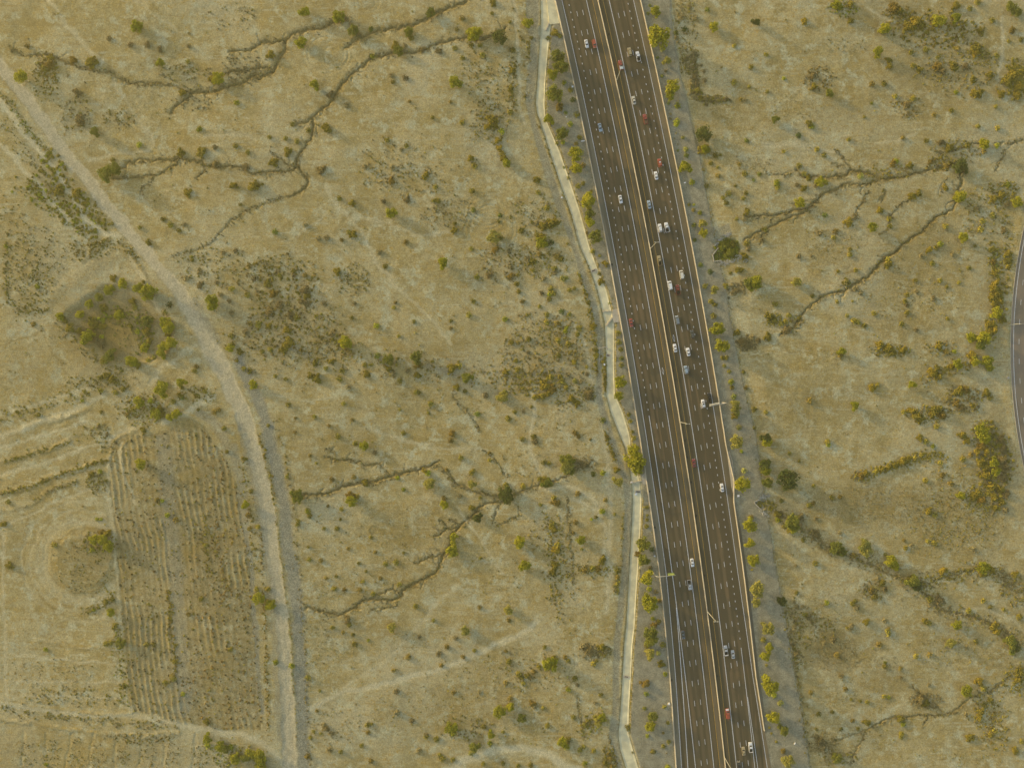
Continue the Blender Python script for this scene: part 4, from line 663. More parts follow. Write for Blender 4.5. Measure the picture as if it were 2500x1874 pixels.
1772,600,11,m 1790,596,10,o 1758,614,9,b 1784,616,11,m 1272,563,9,o 1313,575,9,o 1322,588,13,g 1335,595,8,m 1345,592,9,b 1316,622,8,r 1360,625,10,r 1370,632,9,o 1288,632,9,d 1300,636,11,o 1246,673,9,r 1264,671,6,o 1375,680,9,p 1383,678,6,m 1262,693,8,o 1266,712,8,y 1345,705,9,o 1350,716,9,o 1342,718,8,g 1390,708,7,o 1402,704,6,o 1371,760,9,b 1390,767,7,o 1335,768,8,o 1334,787,9,y 1341,730,8,o 1300,660,6,y 1242,612,7,d 1327,680,8,d 1352,655,8,o 1355,665,8,d 1275,735,8,r 1317,748,6,o 1287,768,6,o 1322,715,7,d 1325,550,12,o 1310,545,9,d 1335,550,10,o 1357,540,11,o 1298,542,6,o 1385,595,4,o
1383,800,6,g 1362,868,8,o 1264,902,9,y 1264,836,7,r 1260,880,7,y 1368,920,8,y 1373,932,9,o 1345,920,8,y 1383,945,8,y 1404,930,8,p 1418,932,7,d 1324,968,9,y 1305,970,8,o 1432,896,6,y 1402,885,8,y 1455,855,7,o 1387,915,7,d 1290,828,9,o 1248,835,9,y 1362,830,9,y 1388,840,9,y 1360,790,9,r 1380,808,7,g 1410,815,7,o 1290,860,6,d 1315,877,7,d 1420,878,7,d 1434,912,7,d 1278,1005,5,d"""
KIND = {'g': ('yellow-green', True), 'm': ('mid-green', True), 'b': ('dark green', True), 'p': ('pale green', True), 'o': ('olive', False), 'r': ('rust-brown', False), 'y': ('golden', False), 'd': ('grey-brown', False)}
PL = []
for tok in VEG.split():
    a = tok.split(','); x, y, r_, t = float(a[0]), float(a[1]), float(a[2]), a[3]
    if any(abs(x-q[0])+abs(y-q[1]) < .45*max(r_, q[2]) for q in PL): continue
    PL.append((x, y, r_, t))
def leaf_mat(name, lo, hi):
    m, ns, ls, p = new_mat(name, hi, .75, .15)
    oi = ns.new('ShaderNodeObjectInfo'); tc = ns.new('ShaderNodeTexCoord')
    f = ramp(ns, ls, noise(ns, ls, tc.outputs['Object'], 1.4, 3, .7), .3, .7)
    c = mixn(ns, ls, lo, hi, f)
    c = mixn(ns, ls, c, tuple(v*k for v, k in zip(hi, (1.08, 1.0, .85))), oi.outputs['Random'])
    ls.new(c, p.inputs['Base Color'])
    tr = ns.new('ShaderNodeBsdfTranslucent'); ls.new(c, tr.inputs[0]); mx = ns.new('ShaderNodeMixShader'); mx.inputs[0].default_value = .34
    ls.new(p.outputs[0], mx.inputs[1]); ls.new(tr.outputs[0], mx.inputs[2]); ls.new(mx.outputs[0], ns['Material Output'].inputs[0]); return m
LC = {'g': ((.205,.218,.013),(.395,.400,.032)), 'm': ((.135,.158,.028),(.250,.276,.048)), 'b': ((.065,.092,.024),(.130,.165,.044)), 'p': ((.255,.255,.052),(.405,.390,.095)),
      'o': ((.185,.162,.024),(.315,.275,.044)), 'r': ((.205,.155,.032),(.320,.240,.052)), 'y': ((.250,.208,.028),(.395,.325,.046)), 'd': ((.215,.178,.072),(.305,.258,.112))}
SCRUBC = dict(LC, R=((.26,.165,.04),(.36,.235,.06)), D=((.085,.072,.028),(.14,.115,.045)))
LEAF = {k: leaf_mat('leaves_'+KIND[k][0].replace('-', '_').replace(' ', '_'), *v) for k, v in LC.items()}
def foliage(name, seed, n, lumps, leaf, flat=.8, lo=.15):
    """leaf-sized faces spread through a few overlapping lumps of a unit crown (radius 1, base z 0)"""
    r2 = np.random.default_rng(seed); L = []
    for i in range(lumps):
        a = r2.uniform(0, 6.283); d = math.sqrt(r2.random())*.62 if i else 0
        L.append((d*math.cos(a)*1.12, d*math.sin(a)*1.12, r2.uniform(.55, 1.0)*flat-.3*d, r2.uniform(.20, .38) if i else .46))
    L = np.array(L); wgt = L[:,3]**2; k = r2.choice(lumps, n, p=wgt/wgt.sum())
    u = r2.normal(size=(n, 3)); u /= np.linalg.norm(u, axis=1)[:,None]
    rad = r2.random(n)**.38*r2.choice([1, 1, 1, 1.18], n)
    c = L[k,:3]+u*(rad*L[k,3])[:,None]*[1, 1, .8]; c[:,2] = np.maximum(c[:,2], lo*r2.random(n)+.05)
    nrm = u*.7+r2.normal(size=(n, 3))*.6+[0, 0, .35]; nrm /= np.linalg.norm(nrm, axis=1)[:,None]
    t = np.cross(nrm, r2.normal(size=(n, 3))); t /= np.linalg.norm(t, axis=1)[:,None]; b = np.cross(nrm, t)
    s = leaf*r2.uniform(.6, 1.35, n)[:,None]
    v = np.stack([c-t*s-b*s*.55, c+t*s-b*s*.6, c+t*s*.5+b*s*.9, c-t*s*.8+b*s*.6], 1).reshape(-1, 3)
    me = bpy.data.meshes.new(name); me.from_pydata(v.tolist(), [], [(4*i, 4*i+1, 4*i+2, 4*i+3) for i in range(n)]); me.materials.append(LEAF['g']); return me
def trunk_mesh(seed):
    r2 = random.Random(seed); mb = MB(); mb.tube([(0,0,-.25), (.02,0,.18), (.04,.02,.42)], [.075,.06,.05], 7)
    for i in range(5):
        a = i*1.256+r2.uniform(-.3, .3); d = r2.uniform(.35, .6)
        mb.tube([(.03,.01,.30), (d*.5*math.cos(a), d*.5*math.sin(a), .52), (d*math.cos(a), d*math.sin(a), r2.uniform(.65, .9))], [.04,.026,.012], 5)
    return mb.mesh('trunk', M['bark'], True)
CROWN = [foliage('crown', 100+i, 1700, 13+2*i, .062, .95, .35) for i in range(6)]
TRUNK = [trunk_mesh(i) for i in range(3)]
BUSH = [foliage('desert_shrub', 200+i, 480, 7+i, .11, .50) for i in range(6)]
def stems(me, seed):
    """woody stems added to a shrub mesh as a second material"""
    r2 = random.Random(seed); bm = bmesh.new(); bm.from_mesh(me); mb = MB()
    for i in range(6):
        a = r2.uniform(0, 6.28); d = r2.uniform(.3, .75); mb.tube([(0,0,-.15), (d*.5*math.cos(a), d*.5*math.sin(a), .3), (d*math.cos(a), d*math.sin(a), .55)], [.035,.025,.012], 4)
    vs = [bm.verts.new(p) for p in mb.v]
    for f in mb.f:
        try: bm.faces.new([vs[i] for i in f]).material_index = 1
        except ValueError: pass
    bm.to_mesh(me); bm.free(); me.materials.append(M['bark'])
for i, b in enumerate(BUSH): stems(b, i)
# ---- labels from what stands nearby
LMK = [('the topmost concrete apron',1345,20),('the rust-brown verge shrub',1365,259),('the stone-lined culvert mouth',1770,610),('the white concrete pad',1503,770),('the big tree at the barrier',1552,1125),('the curved sign arm',1600,1405),
 ('the straight overhead sign',1760,984),('the barrier bend',1790,1150),('the V-shaped culvert wall',1850,1230),('the bushy hollow',290,790),('the round mound',203,1369),('the furrowed field',450,1400),('the leafy mound above the furrows',400,985),
 ('the green thicket in the corner',590,1840),('the bend of the dirt road',520,870),('the far end of the dirt road',60,230),('the dirt road crossing',290,572),('the looping trail',340,350),('the long gully by the dirt road',330,400),
 ('the forked gully at the top',800,60),('the diagonal gully',800,255),('the hooked gully',735,420),('the pair of doughnut tyre marks',1195,520),('the trail junction in the scrub',920,640),('the scrub belt',760,800),('the dry stream bed',1050,890),
 ('the brown brush patch',1330,890),('the branching gully by the gravel road',850,1180),('the dark tree at the gully head',1235,1210),('the long winding gully',1090,1330),('the trail fork by the gravel road',900,1665),('the curved track at the lower edge',1230,1835),
 ('the big pale tree in the flats',1386,1132),('the thin bike trail',1400,1680),('the twin dark verge trees',1724,340),('the right-hand gully fork',2010,490),('the blue-green tree at the gully head',2355,403),('the long right-hand gully',2130,670),
 ('the golden thicket',2425,1140),('the side road bend',2450,760),('the thorny belt in the upper corner',2280,80),('the golden ridge of brush',2190,1135),('the two-toned dark tree',1932,1176),('the brushy wash',2110,1370),('the lower right gully',2330,1730),('the end of the wire fence',1955,1740),
 ('the dirt road windrow',700,1500),('the bare flats above the scrub belt',640,600),('the grey brush patch by the fence',2030,1590),('the brown grassy rise',2150,1240),('the gully spur below the dark tree',1250,1280),('the weedy pit by the drain',1471,870),('the slot inlet in the drain',1450,660),
 ('the tyre-marked flats',1000,250),('the lower terrace lines',120,1150),('the bottom ditch rows',200,1820),('the fence corner brush',1700,200),('the lower bike trail',1395,1780),('the drain above the mast',1370,440),('the northbound gravel verge',1840,1350),('the fence end gravel',1890,1690)]
def size_word(r): return 'tiny' if r < 5.6 else 'small' if r < 8.6 else 'medium' if r < 12.1 else 'large' if r < 16.6 else 'huge'
def dirword(dx, dy):
    a = math.degrees(math.atan2(-dy, dx)) % 360
    return ['to the right of','up and right of','above','up and left of','to the left of','down and left of','below','down and right of'][int(((a+22.5) % 360)//45)]
NUM = ['','second ','third ','fourth ','fifth ','sixth ','seventh ','eighth ','ninth ','tenth ','eleventh ','twelfth ','thirteenth ','fourteenth ']
info = []
for i, (x, y, r_, t) in enumerate(PL):
    d = sorted((math.hypot(x-lx, y-ly), n, lx, ly) for n, lx, ly in LMK)[0]
    w_ = 'tree' if (KIND[t][1] and r_ >= 9.5) else 'shrub'
    rel = 'right at' if d[0] < max(14, r_) else dirword(x-d[2], y-d[3])
    info.append([w_, size_word(r_), KIND[t][0], rel, d[1], d[0]])
SMALL = set(sorted((i for i in range(len(PL)) if info[i][0] == 'shrub'), key=lambda i: -PL[i][2])[298:])
grp = {}
for i, q in enumerate(info):
    if i not in SMALL: grp.setdefault(tuple(q[:5]), []).append(i)
LAB = {}
for k, ids in grp.items():
    ids.sort(key=lambda i: info[i][5]); w_, sz, colr, rel, lm = k
    for n, i in enumerate(ids):
        pre = '' if len(ids) == 1 else (NUM[n] if n else '')+('closest ' if len(ids) > 1 else '')
        LAB[i] = f"{pre}{sz} {colr} {w_} {rel} {lm}"
TP = {}
for i, (x, y, r_, t) in enumerate(PL):
    if i in SMALL: continue
    tree = info[i][0] == 'tree'; R_ = r_*S*(1.30 if tree else 1.08)
    hc = R_*(1.05 if tree else .5)
    kx = (H-hc)/H; X0, Y0 = W(1250+(x-1250)*kx, 937+(y-937)*kx); Z0 = ground_z(X0, Y0)
    rot = (i*2.399) % 6.283
    if tree:
        key = i % 6
        if key not in TP:
            root = empty('desert_tree', (X0, Y0, Z0), rot)
            link('trunk', TRUNK[key % 3], root); link('crown', CROWN[key], root); TP[key] = root
        else:
            root = copy_tree(TP[key]); root.location = (X0, Y0, Z0); root.rotation_euler = (0, 0, rot)
        cr = [c for c in root.children if c.name.startswith('crown')][0]
        cr.material_slots[0].link = 'OBJECT'; cr.material_slots[0].material = LEAF[t]
        root.scale = (R_*1.02, R_*random.uniform(.92, 1.06), R_*random.uniform(.78, .95)*(1.35 if 1300 < x < 1940 and abs(x-float(cx(y))-26) < 175 else 1.0))
        tag(root, LAB[i], 'tree', 'desert trees and roadside trees')
    else:
        o = link('desert_shrub', BUSH[i % 6], None, (X0, Y0, Z0-.02)); o.rotation_euler = (0, 0, rot)
        o.scale = (R_*1.05, R_*random.uniform(.88, 1.08), R_*random.uniform(.6, .85))
        o.material_slots[0].link = 'OBJECT'; o.material_slots[0].material = LEAF[t]
        tag(o, LAB[i], 'shrub', 'shrubs scattered over the desert and verges')
# ------------------------------------------------------------------ uncountable low scrub and weeds, one mesh
r3 = np.random.default_rng(99); SC = []   # x, y, radius m, type index
TI = {k: i for i, k in enumerate('gmborydpRD')}
def put(x, y, r_, ty): SC.append((x, y, r_, TI[ty]))
for i in SMALL: put(PL[i][0], PL[i][1], PL[i][2]*S*.88, PL[i][3])
NS_ = len(SC)
def ellipse(x, y, rx, ry, n, types, r0=.25, r1=.75):
    for _ in range(int(n*.95)):
        a = r3.uniform(0, 6.283); d = math.sqrt(r3.random())*r3.choice([1, .8, 1.15]); put(x+rx*d*math.cos(a), y+ry*d*math.sin(a), r3.uniform(r0, r1)*1.12, types[r3.integers(len(types))])
def belt(pts, wd, n, types, r0=.25, r1=.75):
    pts = np.array(pts, float); L = np.concatenate([[0], np.cumsum(np.hypot(*np.diff(pts, axis=0).T))])
    for _ in range(int(n*.95)):
        s = r3.random()*L[-1]; put(np.interp(s, L, pts[:,0])+r3.normal(0, wd), np.interp(s, L, pts[:,1])+r3.normal(0, wd), r3.uniform(r0, r1)*1.12, types[r3.integers(len(types))])
belt([(5,235),(30,265),(60,310),(90,345),(105,360)], 6, 150, 'ooomg', .25, .7); belt([(110,370),(140,420),(165,460),(200,500),(260,555)], 12, 260, 'ooyg', .4, 1.1)
belt([(0,290),(40,345),(80,390),(130,460),(190,520)], 12, 170, 'ooyd'); belt([(60,440),(120,490),(200,560),(225,570)], 14, 260, 'oog', .4, 1.0); belt([(0,520),(60,610),(90,680),(60,770)], 22, 260, 'oood')
belt([(20,590),(12,650),(14,720),(45,755),(110,757)], 4, 110, 'ood', .4, .8); ellipse(80,660,70,110,260,'ood'); ellipse(210,610,60,25,120,'oor'); belt([(200,620),(240,595),(270,582),(310,605),(340,640)], 7, 150, 'oor')
ellipse(290,800,75,60,150,'orddm',.3,.7); belt([(215,790),(245,775),(290,765),(330,780),(352,800),(352,840),(340,855)], 12, 220, 'ogm', .35, .85); ellipse(240,930,90,20,170,'ooyr'); belt([(130,790),(180,830),(240,880),(310,910)], 9, 120, 'ood'); ellipse(330,990,60,25,150,'oyr'); ellipse(360,1000,60,40,150,'oogr'); ellipse(480,960,45,25,110,'ory')
belt([(0,1020),(60,1000),(150,975),(240,950)], 10, 150, 'ooy'); belt([(0,1205),(87,1182),(159,1153),(205,1138),(260,1121)], 3, 190, 'yyor', .35, .8); belt([(0,1130),(101,1101),(168,1078)], 3, 110, 'oo'); belt([(190,1070),(245,1040),(250,1100)], 10, 90, 'ood')
belt([(58,1237),(124,1196),(188,1173)], 3, 60, 'ood'); ellipse(235,1175,25,30,120,'ood'); ellipse(205,1380,70,65,190,'ddor',.25,.6); ellipse(240,1325,40,30,130,'oryg'); belt([(255,1430),(270,1460),(230,1485),(200,1490)], 7, 90, 'ooy')
belt([(282,1520),(290,1570),(295,1620),(300,1680),(305,1720)], 8, 140, 'oog'); ellipse(120,1640,110,40,130,'ddo',.2,.5); ellipse(180,1700,120,25,130,'oyd'); belt([(0,1730),(110,1745),(230,1755),(340,1765),(430,1770)], 8, 260, 'ood')
for x0 in (40,100,160,215,275,335,395,465): ellipse(x0+24,1845,22,40,70,'ord',.2,.55)
ellipse(560,1845,60,30,200,'oomg'); ellipse(340,1800,90,14,110,'ord')
# weeds in the furrows
for _ in range(5200):
    x = r3.uniform(265, 640); y = r3.uniform(1050, 1785); j = int(np.clip(np.searchsorted(gy, (937-y)*S)-1, 0, NY-1)); i = int(np.clip(np.searchsorted(gx, (x-1250)*S)-1, 0, NX-1))
    if not furmask[j, i]: continue
    rightside = x > 480-(y-1400)*.02
    if furrow[j, i] < (.55 if rightside else .72) and r3.random() < .85: continue
    if not rightside and 385 < x < 455 and r3.random() < .4: continue
    put(x, y, r3.uniform(.3, .85), 'RyRDoRDR'[r3.integers(8)] if rightside else 'oDyoDR'[r3.integers(6)])
belt([(520,1270),(530,1340),(545,1420),(555,1480)], 9, 130, 'Rro', .35, .7); belt([(410,1440),(415,1500),(425,1600),(430,1640)], 4, 150, 'yro', .35, .8); belt([(500,1250),(505,1330),(510,1400)], 5, 110, 'yor')
belt([(637,1300),(642,1420),(648,1560),(652,1700),(655,1790)], 3, 240, 'yRro', .3, .65); belt([(655,1150),(670,1219),(689,1394),(710,1568),(721,1770),(724,1900)], 2.2, 420, 'yRpy', .22, .5); belt([(630,1060),(655,1150),(668,1250)], 3, 70, 'yr', .4, .9); belt([(590,1120),(610,1250),(622,1400)], 8, 130, 'ory')
belt([(670,1010),(700,1130),(715,1220),(730,1400),(745,1600),(755,1874)], 4, 190, 'odd')
# scrub belt and the flats in the middle
ellipse(680,690,90,70,330,'ooodr',.3,.85); ellipse(720,790,120,60,430,'ooddr',.3,.85); ellipse(800,850,80,30,200,'oodr'); belt([(560,830),(650,850),(760,890),(850,880),(950,890),(1050,900),(1150,920),(1260,905)], 20, 420, 'oodry',.3,.8)
ellipse(860,680,40,40,140,'ood'); ellipse(1090,520,70,40,230,'ddro',.25,.6); ellipse(1330,860,110,100,620,'oyrdd',.25,.75); ellipse(1290,930,80,35,260,'oyr',.3,.8); ellipse(1390,960,50,40,170,'ood'); ellipse(1190,300,50,50,220,'ooyd'); ellipse(1230,640,60,60,220,'ord'); ellipse(1320,640,70,40,190,'ooy')
ellipse(1380,830,50,50,190,'oyr'); ellipse(1000,440,110,50,150,'rdo'); ellipse(1180,190,60,70,150,'rdo'); ellipse(960,390,80,60,120,'rdo'); ellipse(1310,530,70,50,200,'ood'); ellipse(650,660,50,30,90,'od'); ellipse(540,660,70,60,140,'odr'); ellipse(470,640,40,40,60,'od')
ellipse(360,760,130,90,0,'o'); ellipse(115,160,30,30,120,'ry'); ellipse(110,200,35,50,170,'oyr'); ellipse(180,280,45,45,120,'od'); ellipse(290,290,40,25,80,'odr'); ellipse(450,180,70,25,120,'od'); ellipse(600,170,60,40,170,'dd'); ellipse(470,250,50,20,70,'d')
ellipse(570,40,60,30,60,'do'); ellipse(900,250,120,90,90,'ry',.2,.45); ellipse(1060,1000,160,60,120,'ory',.2,.5); ellipse(1000,1310,110,60,190,'ory',.2,.45); ellipse(900,1280,160,70,110,'orr',.2,.5); ellipse(860,1440,110,40,140,'oyr',.2,.5); ellipse(940,1560,120,60,120,'oyr',.2,.45); ellipse(1040,1740,160,60,190,'oyr',.2,.5)
ellipse(1150,1660,100,60,130,'oyr',.2,.5); ellipse(780,1560,50,60,150,'ddo',.2,.5); ellipse(820,1780,60,50,130,'odr',.2,.5); ellipse(1140,1780,60,30,100,'od'); ellipse(1280,1640,80,50,180,'oydr',.2,.6); ellipse(1370,1400,40,120,170,'yor'); belt([(1340,1260),(1350,1330),(1360,1400),(1355,1470)], 10, 230, 'ooyd'); belt([(1410,1388),(1485,1390)], 7, 130, 'yro',.3,.7)
ellipse(1440,1590,25,20,140,'dd'); ellipse(1475,1590,18,14,80,'ood'); ellipse(1490,1850,20,35,190,'ryo'); belt([(1507,1385),(1508,1410),(1504,1450)], 4, 120, 'oydp'); belt([(1420,1790),(1460,1765),(1445,1750)], 12, 90, 'oyg'); ellipse(1360,1640,60,60,120,'oyr',.2,.5); ellipse(1300,1760,80,60,110,'oyr',.2,.5)
ellipse(1440,960,20,20,120,'ddo'); ellipse(1420,1130,30,20,150,'dd'); ellipse(1360,1060,80,60,100,'oyr',.2,.5); ellipse(1270,1130,60,40,60,'ory',.2,.5); ellipse(1340,1310,50,50,110,'oyr'); ellipse(1240,1400,60,60,60,'ory',.2,.5)
# along the track, the drain and the motorway verges
belt([(1270,90),(1292,110),(1295,150),(1293,180),(1288,240)], 3, 130, 'oor', .3, .7); belt([(1255,130),(1245,200),(1250,260)], 8, 120, 'oor'); belt([(1328,15),(1335,45),(1338,56)], 2.5, 90, 'oo', .4, .8); belt([(1312,300),(1330,340),(1350,400),(1375,460),(1395,520),(1420,590),(1436,640),(1455,690)], 3, 260, 'oro', .25, .6)
belt([(1415,665),(1425,700),(1440,760),(1448,800),(1458,850),(1460,920)], 4, 210, 'oory', .3, .8); belt([(1470,868),(1475,880),(1472,900)], 6, 160, 'ooyp', .3, .7); belt([(1478,905),(1478,960)], 3, 100, 'oor'); belt([(1480,1050),(1490,1090),(1500,1120)], 5, 150, 'yor', .3, .8); belt([(1523,1220),(1520,1300),(1515,1400)], 2, 60, 'or', .3, .6)
belt([(1519,1580),(1514,1650),(1508,1780)], 2.2, 150, 'oor', .25, .5)
cy_ = np.concatenate([np.linspace(80, 900, 420), np.linspace(900, 1095, 100), np.linspace(1215, 1800, 330)])
for y in cy_: put(float(ch_r(y))+r3.uniform(1.5, 6), y+r3.normal(0, 1.5), r3.uniform(.25, .6), 'yyrro'[r3.integers(5)])
for y in np.linspace(380, 1874, 420): put(float(np.interp(y, VERGE_R[:,1], VERGE_R[:,0]))+r3.normal(3, 2.0), y, r3.uniform(.2, .6), 'odd'[r3.integers(3)])
belt([(1915,1480),(1930,1560),(1945,1650),(1960,1740),(1975,1840)], 5, 260, 'oodd', .3, .8); belt([(1940,1470),(1945,1530),(1940,1590),(1955,1620)], 11, 260, 'ddo', .3, .75); belt([(1694,125),(1697,185),(1692,222),(1712,242),(1774,243)], 6, 420, 'ddo', .35, .85); ellipse(1675,60,30,60,140,'od'); ellipse(1675,150,18,40,120,'do')
for k in range(420):                                            # sparse weeds on the verge gravel
    y = r3.uniform(0, 1874); a = float(cx(y)+np.interp(y, OFF_RB_Y, OFF_RB))+6; b = float(np.interp(y, VERGE_R[:,1], VERGE_R[:,0]))-5
    put(r3.uniform(a, b), y, r3.uniform(.12, .32), 'odr'[r3.integers(3)])
for k in range(260):
    y = r3.uniform(60, 1874); a = float(ch_r(y))+8; b = float(cx(y)+np.interp(y, OFF_LB_Y, OFF_LB))-5
    if b > a: put(r3.uniform(a, b), y, r3.uniform(.12, .35), 'odr'[r3.integers(3)])
# right-hand side
ellipse(2280,70,110,45,420,'oyr',.3,.9); ellipse(2340,170,110,60,330,'oyrd'); ellipse(2200,35,40,20,140,'ry'); ellipse(2060,20,40,20,90,'og'); ellipse(2390,130,30,25,120,'oy'); ellipse(2480,190,25,50,260,'oy',.4,1.0); ellipse(2450,470,40,30,160,'oy'); ellipse(2400,520,50,60,160,'oyd')
ellipse(2215,260,40,30,110,'ord'); ellipse(2000,190,40,30,120,'dr'); ellipse(1945,260,60,40,110,'od',.2,.45); ellipse(2060,110,60,20,80,'od',.2,.5); ellipse(2330,370,60,30,180,'ood'); ellipse(2290,400,30,20,110,'ry'); ellipse(2160,420,70,20,120,'ory')
belt([(2430,600),(2432,680),(2438,740),(2425,790),(2412,820)], 10, 320, 'yyop',.35,.95); belt([(2440,480),(2460,560),(2465,640),(2465,700)], 8, 190, 'oyd'); belt([(2380,880),(2330,895),(2280,915),(2250,930)], 9, 190, 'yor'); ellipse(2170,855,50,16,200,'yor'); ellipse(2010,870,60,20,90,'or',.2,.45); ellipse(2300,850,40,18,90,'yr')
ellipse(2430,1140,40,100,480,'yyodd',.4,1.1); ellipse(2400,1060,30,40,160,'gyo'); ellipse(2350,975,50,35,260,'yrd'); ellipse(2265,1010,55,20,260,'yod'); belt([(2140,1152),(2190,1134),(2240,1115),(2310,1110)], 7, 260, 'yyo',.3,.8); ellipse(2105,1160,30,16,90,'ry')
ellipse(2130,1230,170,45,1000,'dddro',.15,.45); ellipse(2340,1260,110,70,650,'yord',.2,.6); ellipse(2330,1170,90,40,170,'yor',.2,.6); ellipse(2390,1220,35,35,190,'yo'); belt([(1890,1250),(1924,1263),(1976,1300),(2010,1325),(2045,1345),(2120,1376),(2164,1397),(2222,1423),(2265,1452),(2294,1490),(2352,1501),(2395,1510),(2439,1533),(2500,1573)], 11, 700, 'dddo',.25,.75)
belt([(2240,1425),(2300,1410),(2370,1395),(2440,1400)], 12, 380, 'yood'); ellipse(2480,1440,40,40,160,'oyd'); belt([(2440,1395),(2470,1430),(2500,1450)], 9, 190, 'dd'); ellipse(2280,1320,110,40,160,'yor',.2,.5); ellipse(2040,1590,65,45,700,'dddr',.15,.45); ellipse(2150,1620,50,20,180,'dd',.15,.4); ellipse(2010,1480,90,40,200,'dor',.15,.45); ellipse(1990,1530,50,50,190,'do')
ellipse(2130,1440,30,25,140,'od'); ellipse(2260,1710,40,20,200,'dd',.3,.7); ellipse(2010,1815,35,25,200,'dd',.3,.7); ellipse(2340,1590,130,50,230,'oyr',.2,.5); ellipse(2420,1730,50,60,190,'yor'); ellipse(2480,1660,30,40,160,'yo'); ellipse(2430,1790,40,50,150,'yr'); ellipse(2080,1700,90,40,130,'odr',.2,.45); ellipse(2200,1800,90,40,60,'oy',.2,.45); ellipse(2050,1850,50,20,120,'od'); ellipse(2330,1850,120,20,90,'yo',.2,.5)
ellipse(2270,630,130,90,210,'yor',.2,.5); ellipse(2220,740,110,60,200,'oyr',.2,.5); ellipse(2040,570,70,60,170,'oyr',.2,.5); ellipse(1800,705,22,18,90,'dd'); ellipse(1825,838,25,18,160,'dd',.4,.8); ellipse(1890,780,25,16,110,'oy'); ellipse(1940,790,20,20,70,'od'); ellipse(1990,620,50,40,70,'or',.2,.4); ellipse(1770,790,0,0,0,'o')
ellipse(1960,1000,70,40,70,'ro',.2,.4); ellipse(1790,330,60,40,60,'od',.2,.4); ellipse(1830,400,60,20,80,'rd',.2,.5); ellipse(1880,470,60,30,60,'or',.2,.4)
ellipse(1775,608,30,26,900,'mogm',.25,.7); ellipse(1752,628,11,10,160,'bmm',.3,.6); ellipse(1858,1230,9,7,60,'oy'); ellipse(1880,1235,15,12,70,'yo')
for hw, wp in washlines:                                        # brush along the gullies
    L = len(wp)
    for _ in range(int(L*6.5)):
        p = wp[r3.integers(L)]; put(p[0]+r3.normal(0, hw*.85), p[1]+r3.normal(0, hw*.85), r3.uniform(.2, .62), 'ddddoDd'[r3.integers(7)])
dens = fbm(26, 201, 4)                                          # everything else: a thin uneven scatter
n = 0
while n < 15000:
    x = r3.uniform(-120, 2620); y = r3.uniform(-100, 1974); j = int(np.clip(np.searchsorted(gy, (937-y)*S)-1, 0, NY-1)); i = int(np.clip(np.searchsorted(gx, (x-1250)*S)-1, 0, NX-1))
    if dens[j, i] < r3.uniform(.40, .66): continue
    n += 1
    put(x, y, min(.8, .15+r3.exponential(.11)), 'yoydprryo'[r3.integers(9)])
SC = np.array(SC); sx_, sy_ = (SC[:,0]-1250)*S, (937-SC[:,1])*S
j = np.clip(np.searchsorted(gy, sy_)-1, 0, NY-1); i = np.clip(np.searchsorted(gx, sx_)-1, 0, NX-1)
keep = (roadm[j,i] < .02) & (side[j,i] < .05) & (chan[j,i] < .3) & (tan[j,i] < .5) & ((trail[j,i] < .45) | (r3.random(len(SC)) < .25)) & ((trk[j,i] < .4) | (r3.random(len(SC)) < .1))
bg_ = (verge[j,i] > .6); keep &= ~(bg_ & (SC[:,2] > .7)); keep[:NS_] = True
SC = SC[keep]; sx_ = sx_[keep]; sy_ = sy_[keep]; sz_ = ground_zs(sx_, sy_)
PER = np.where(SC[:,2] > .85, 110, np.where(SC[:,2] > .5, 20, np.where(SC[:,2] > .3, 10, 6))).astype(int); N = PER.sum(); who = np.repeat(np.arange(len(SC)), PER)
R_ = SC[who,2]; u = r3.normal(size=(N, 3)); u /= np.linalg.norm(u, axis=1)[:,None]; rad = r3.random(N)**.45
C_ = np.stack([sx_[who]+u[:,0]*rad*R_*1.05, sy_[who]+u[:,1]*rad*R_*1.05, sz_[who]+R_*(.30+u[:,2]*rad*.28)], 1)
nrm = u*.6+r3.normal(size=(N, 3))*.5+[0, 0, .5]; nrm /= np.linalg.norm(nrm, axis=1)[:,None]
t_ = np.cross(nrm, r3.normal(size=(N, 3))); t_ /= np.linalg.norm(t_, axis=1)[:,None]; b_ = np.cross(nrm, t_); s_ = (R_*np.where(R_ > .85, .19, .32)*r3.uniform(.6, 1.4, N))[:,None]
V = np.stack([C_-t_*s_-b_*s_*.6, C_+t_*s_-b_*s_*.5, C_+b_*s_], 1).reshape(-1, 3).astype(np.float32)
me = bpy.data.meshes.new('low_scrub'); me.vertices.add(3*N); me.vertices.foreach_set('co', V.ravel()); me.loops.add(3*N); me.loops.foreach_set('vertex_index', np.arange(3*N, dtype=np.int32))
me.polygons.add(N); me.polygons.foreach_set('loop_start', np.arange(0, 3*N, 3, dtype=np.int32)); me.update(calc_edges=True)
tint = np.array([np.add(SCRUBC[k][0], SCRUBC[k][1])*.5 for k in 'gmborydpRD'])[SC[:,3].astype(int)]*r3.uniform(.7, 1.35, len(SC))[:,None]
tint = np.repeat(tint[who]*r3.uniform(.8, 1.2, N)[:,None], 3, axis=0)
at = me.attributes.new('tint', 'FLOAT_COLOR', 'POINT'); at.data.foreach_set('color', np.concatenate([tint, np.ones((3*N, 1))], 1).astype(np.float32).ravel())
m, ns, ls, p = new_mat('scrub_leaves', (.1,.08,.02), .8, .1); a = ns.new('ShaderNodeAttribute'); a.attribute_name = 'tint'; ls.new(a.outputs['Color'], p.inputs['Base Color']); me.materials.append(m)
tag(link('low_scrub', me), 'uncounted low scrub and dry weeds scattered across the desert floor', 'scrub', kind='stuff')
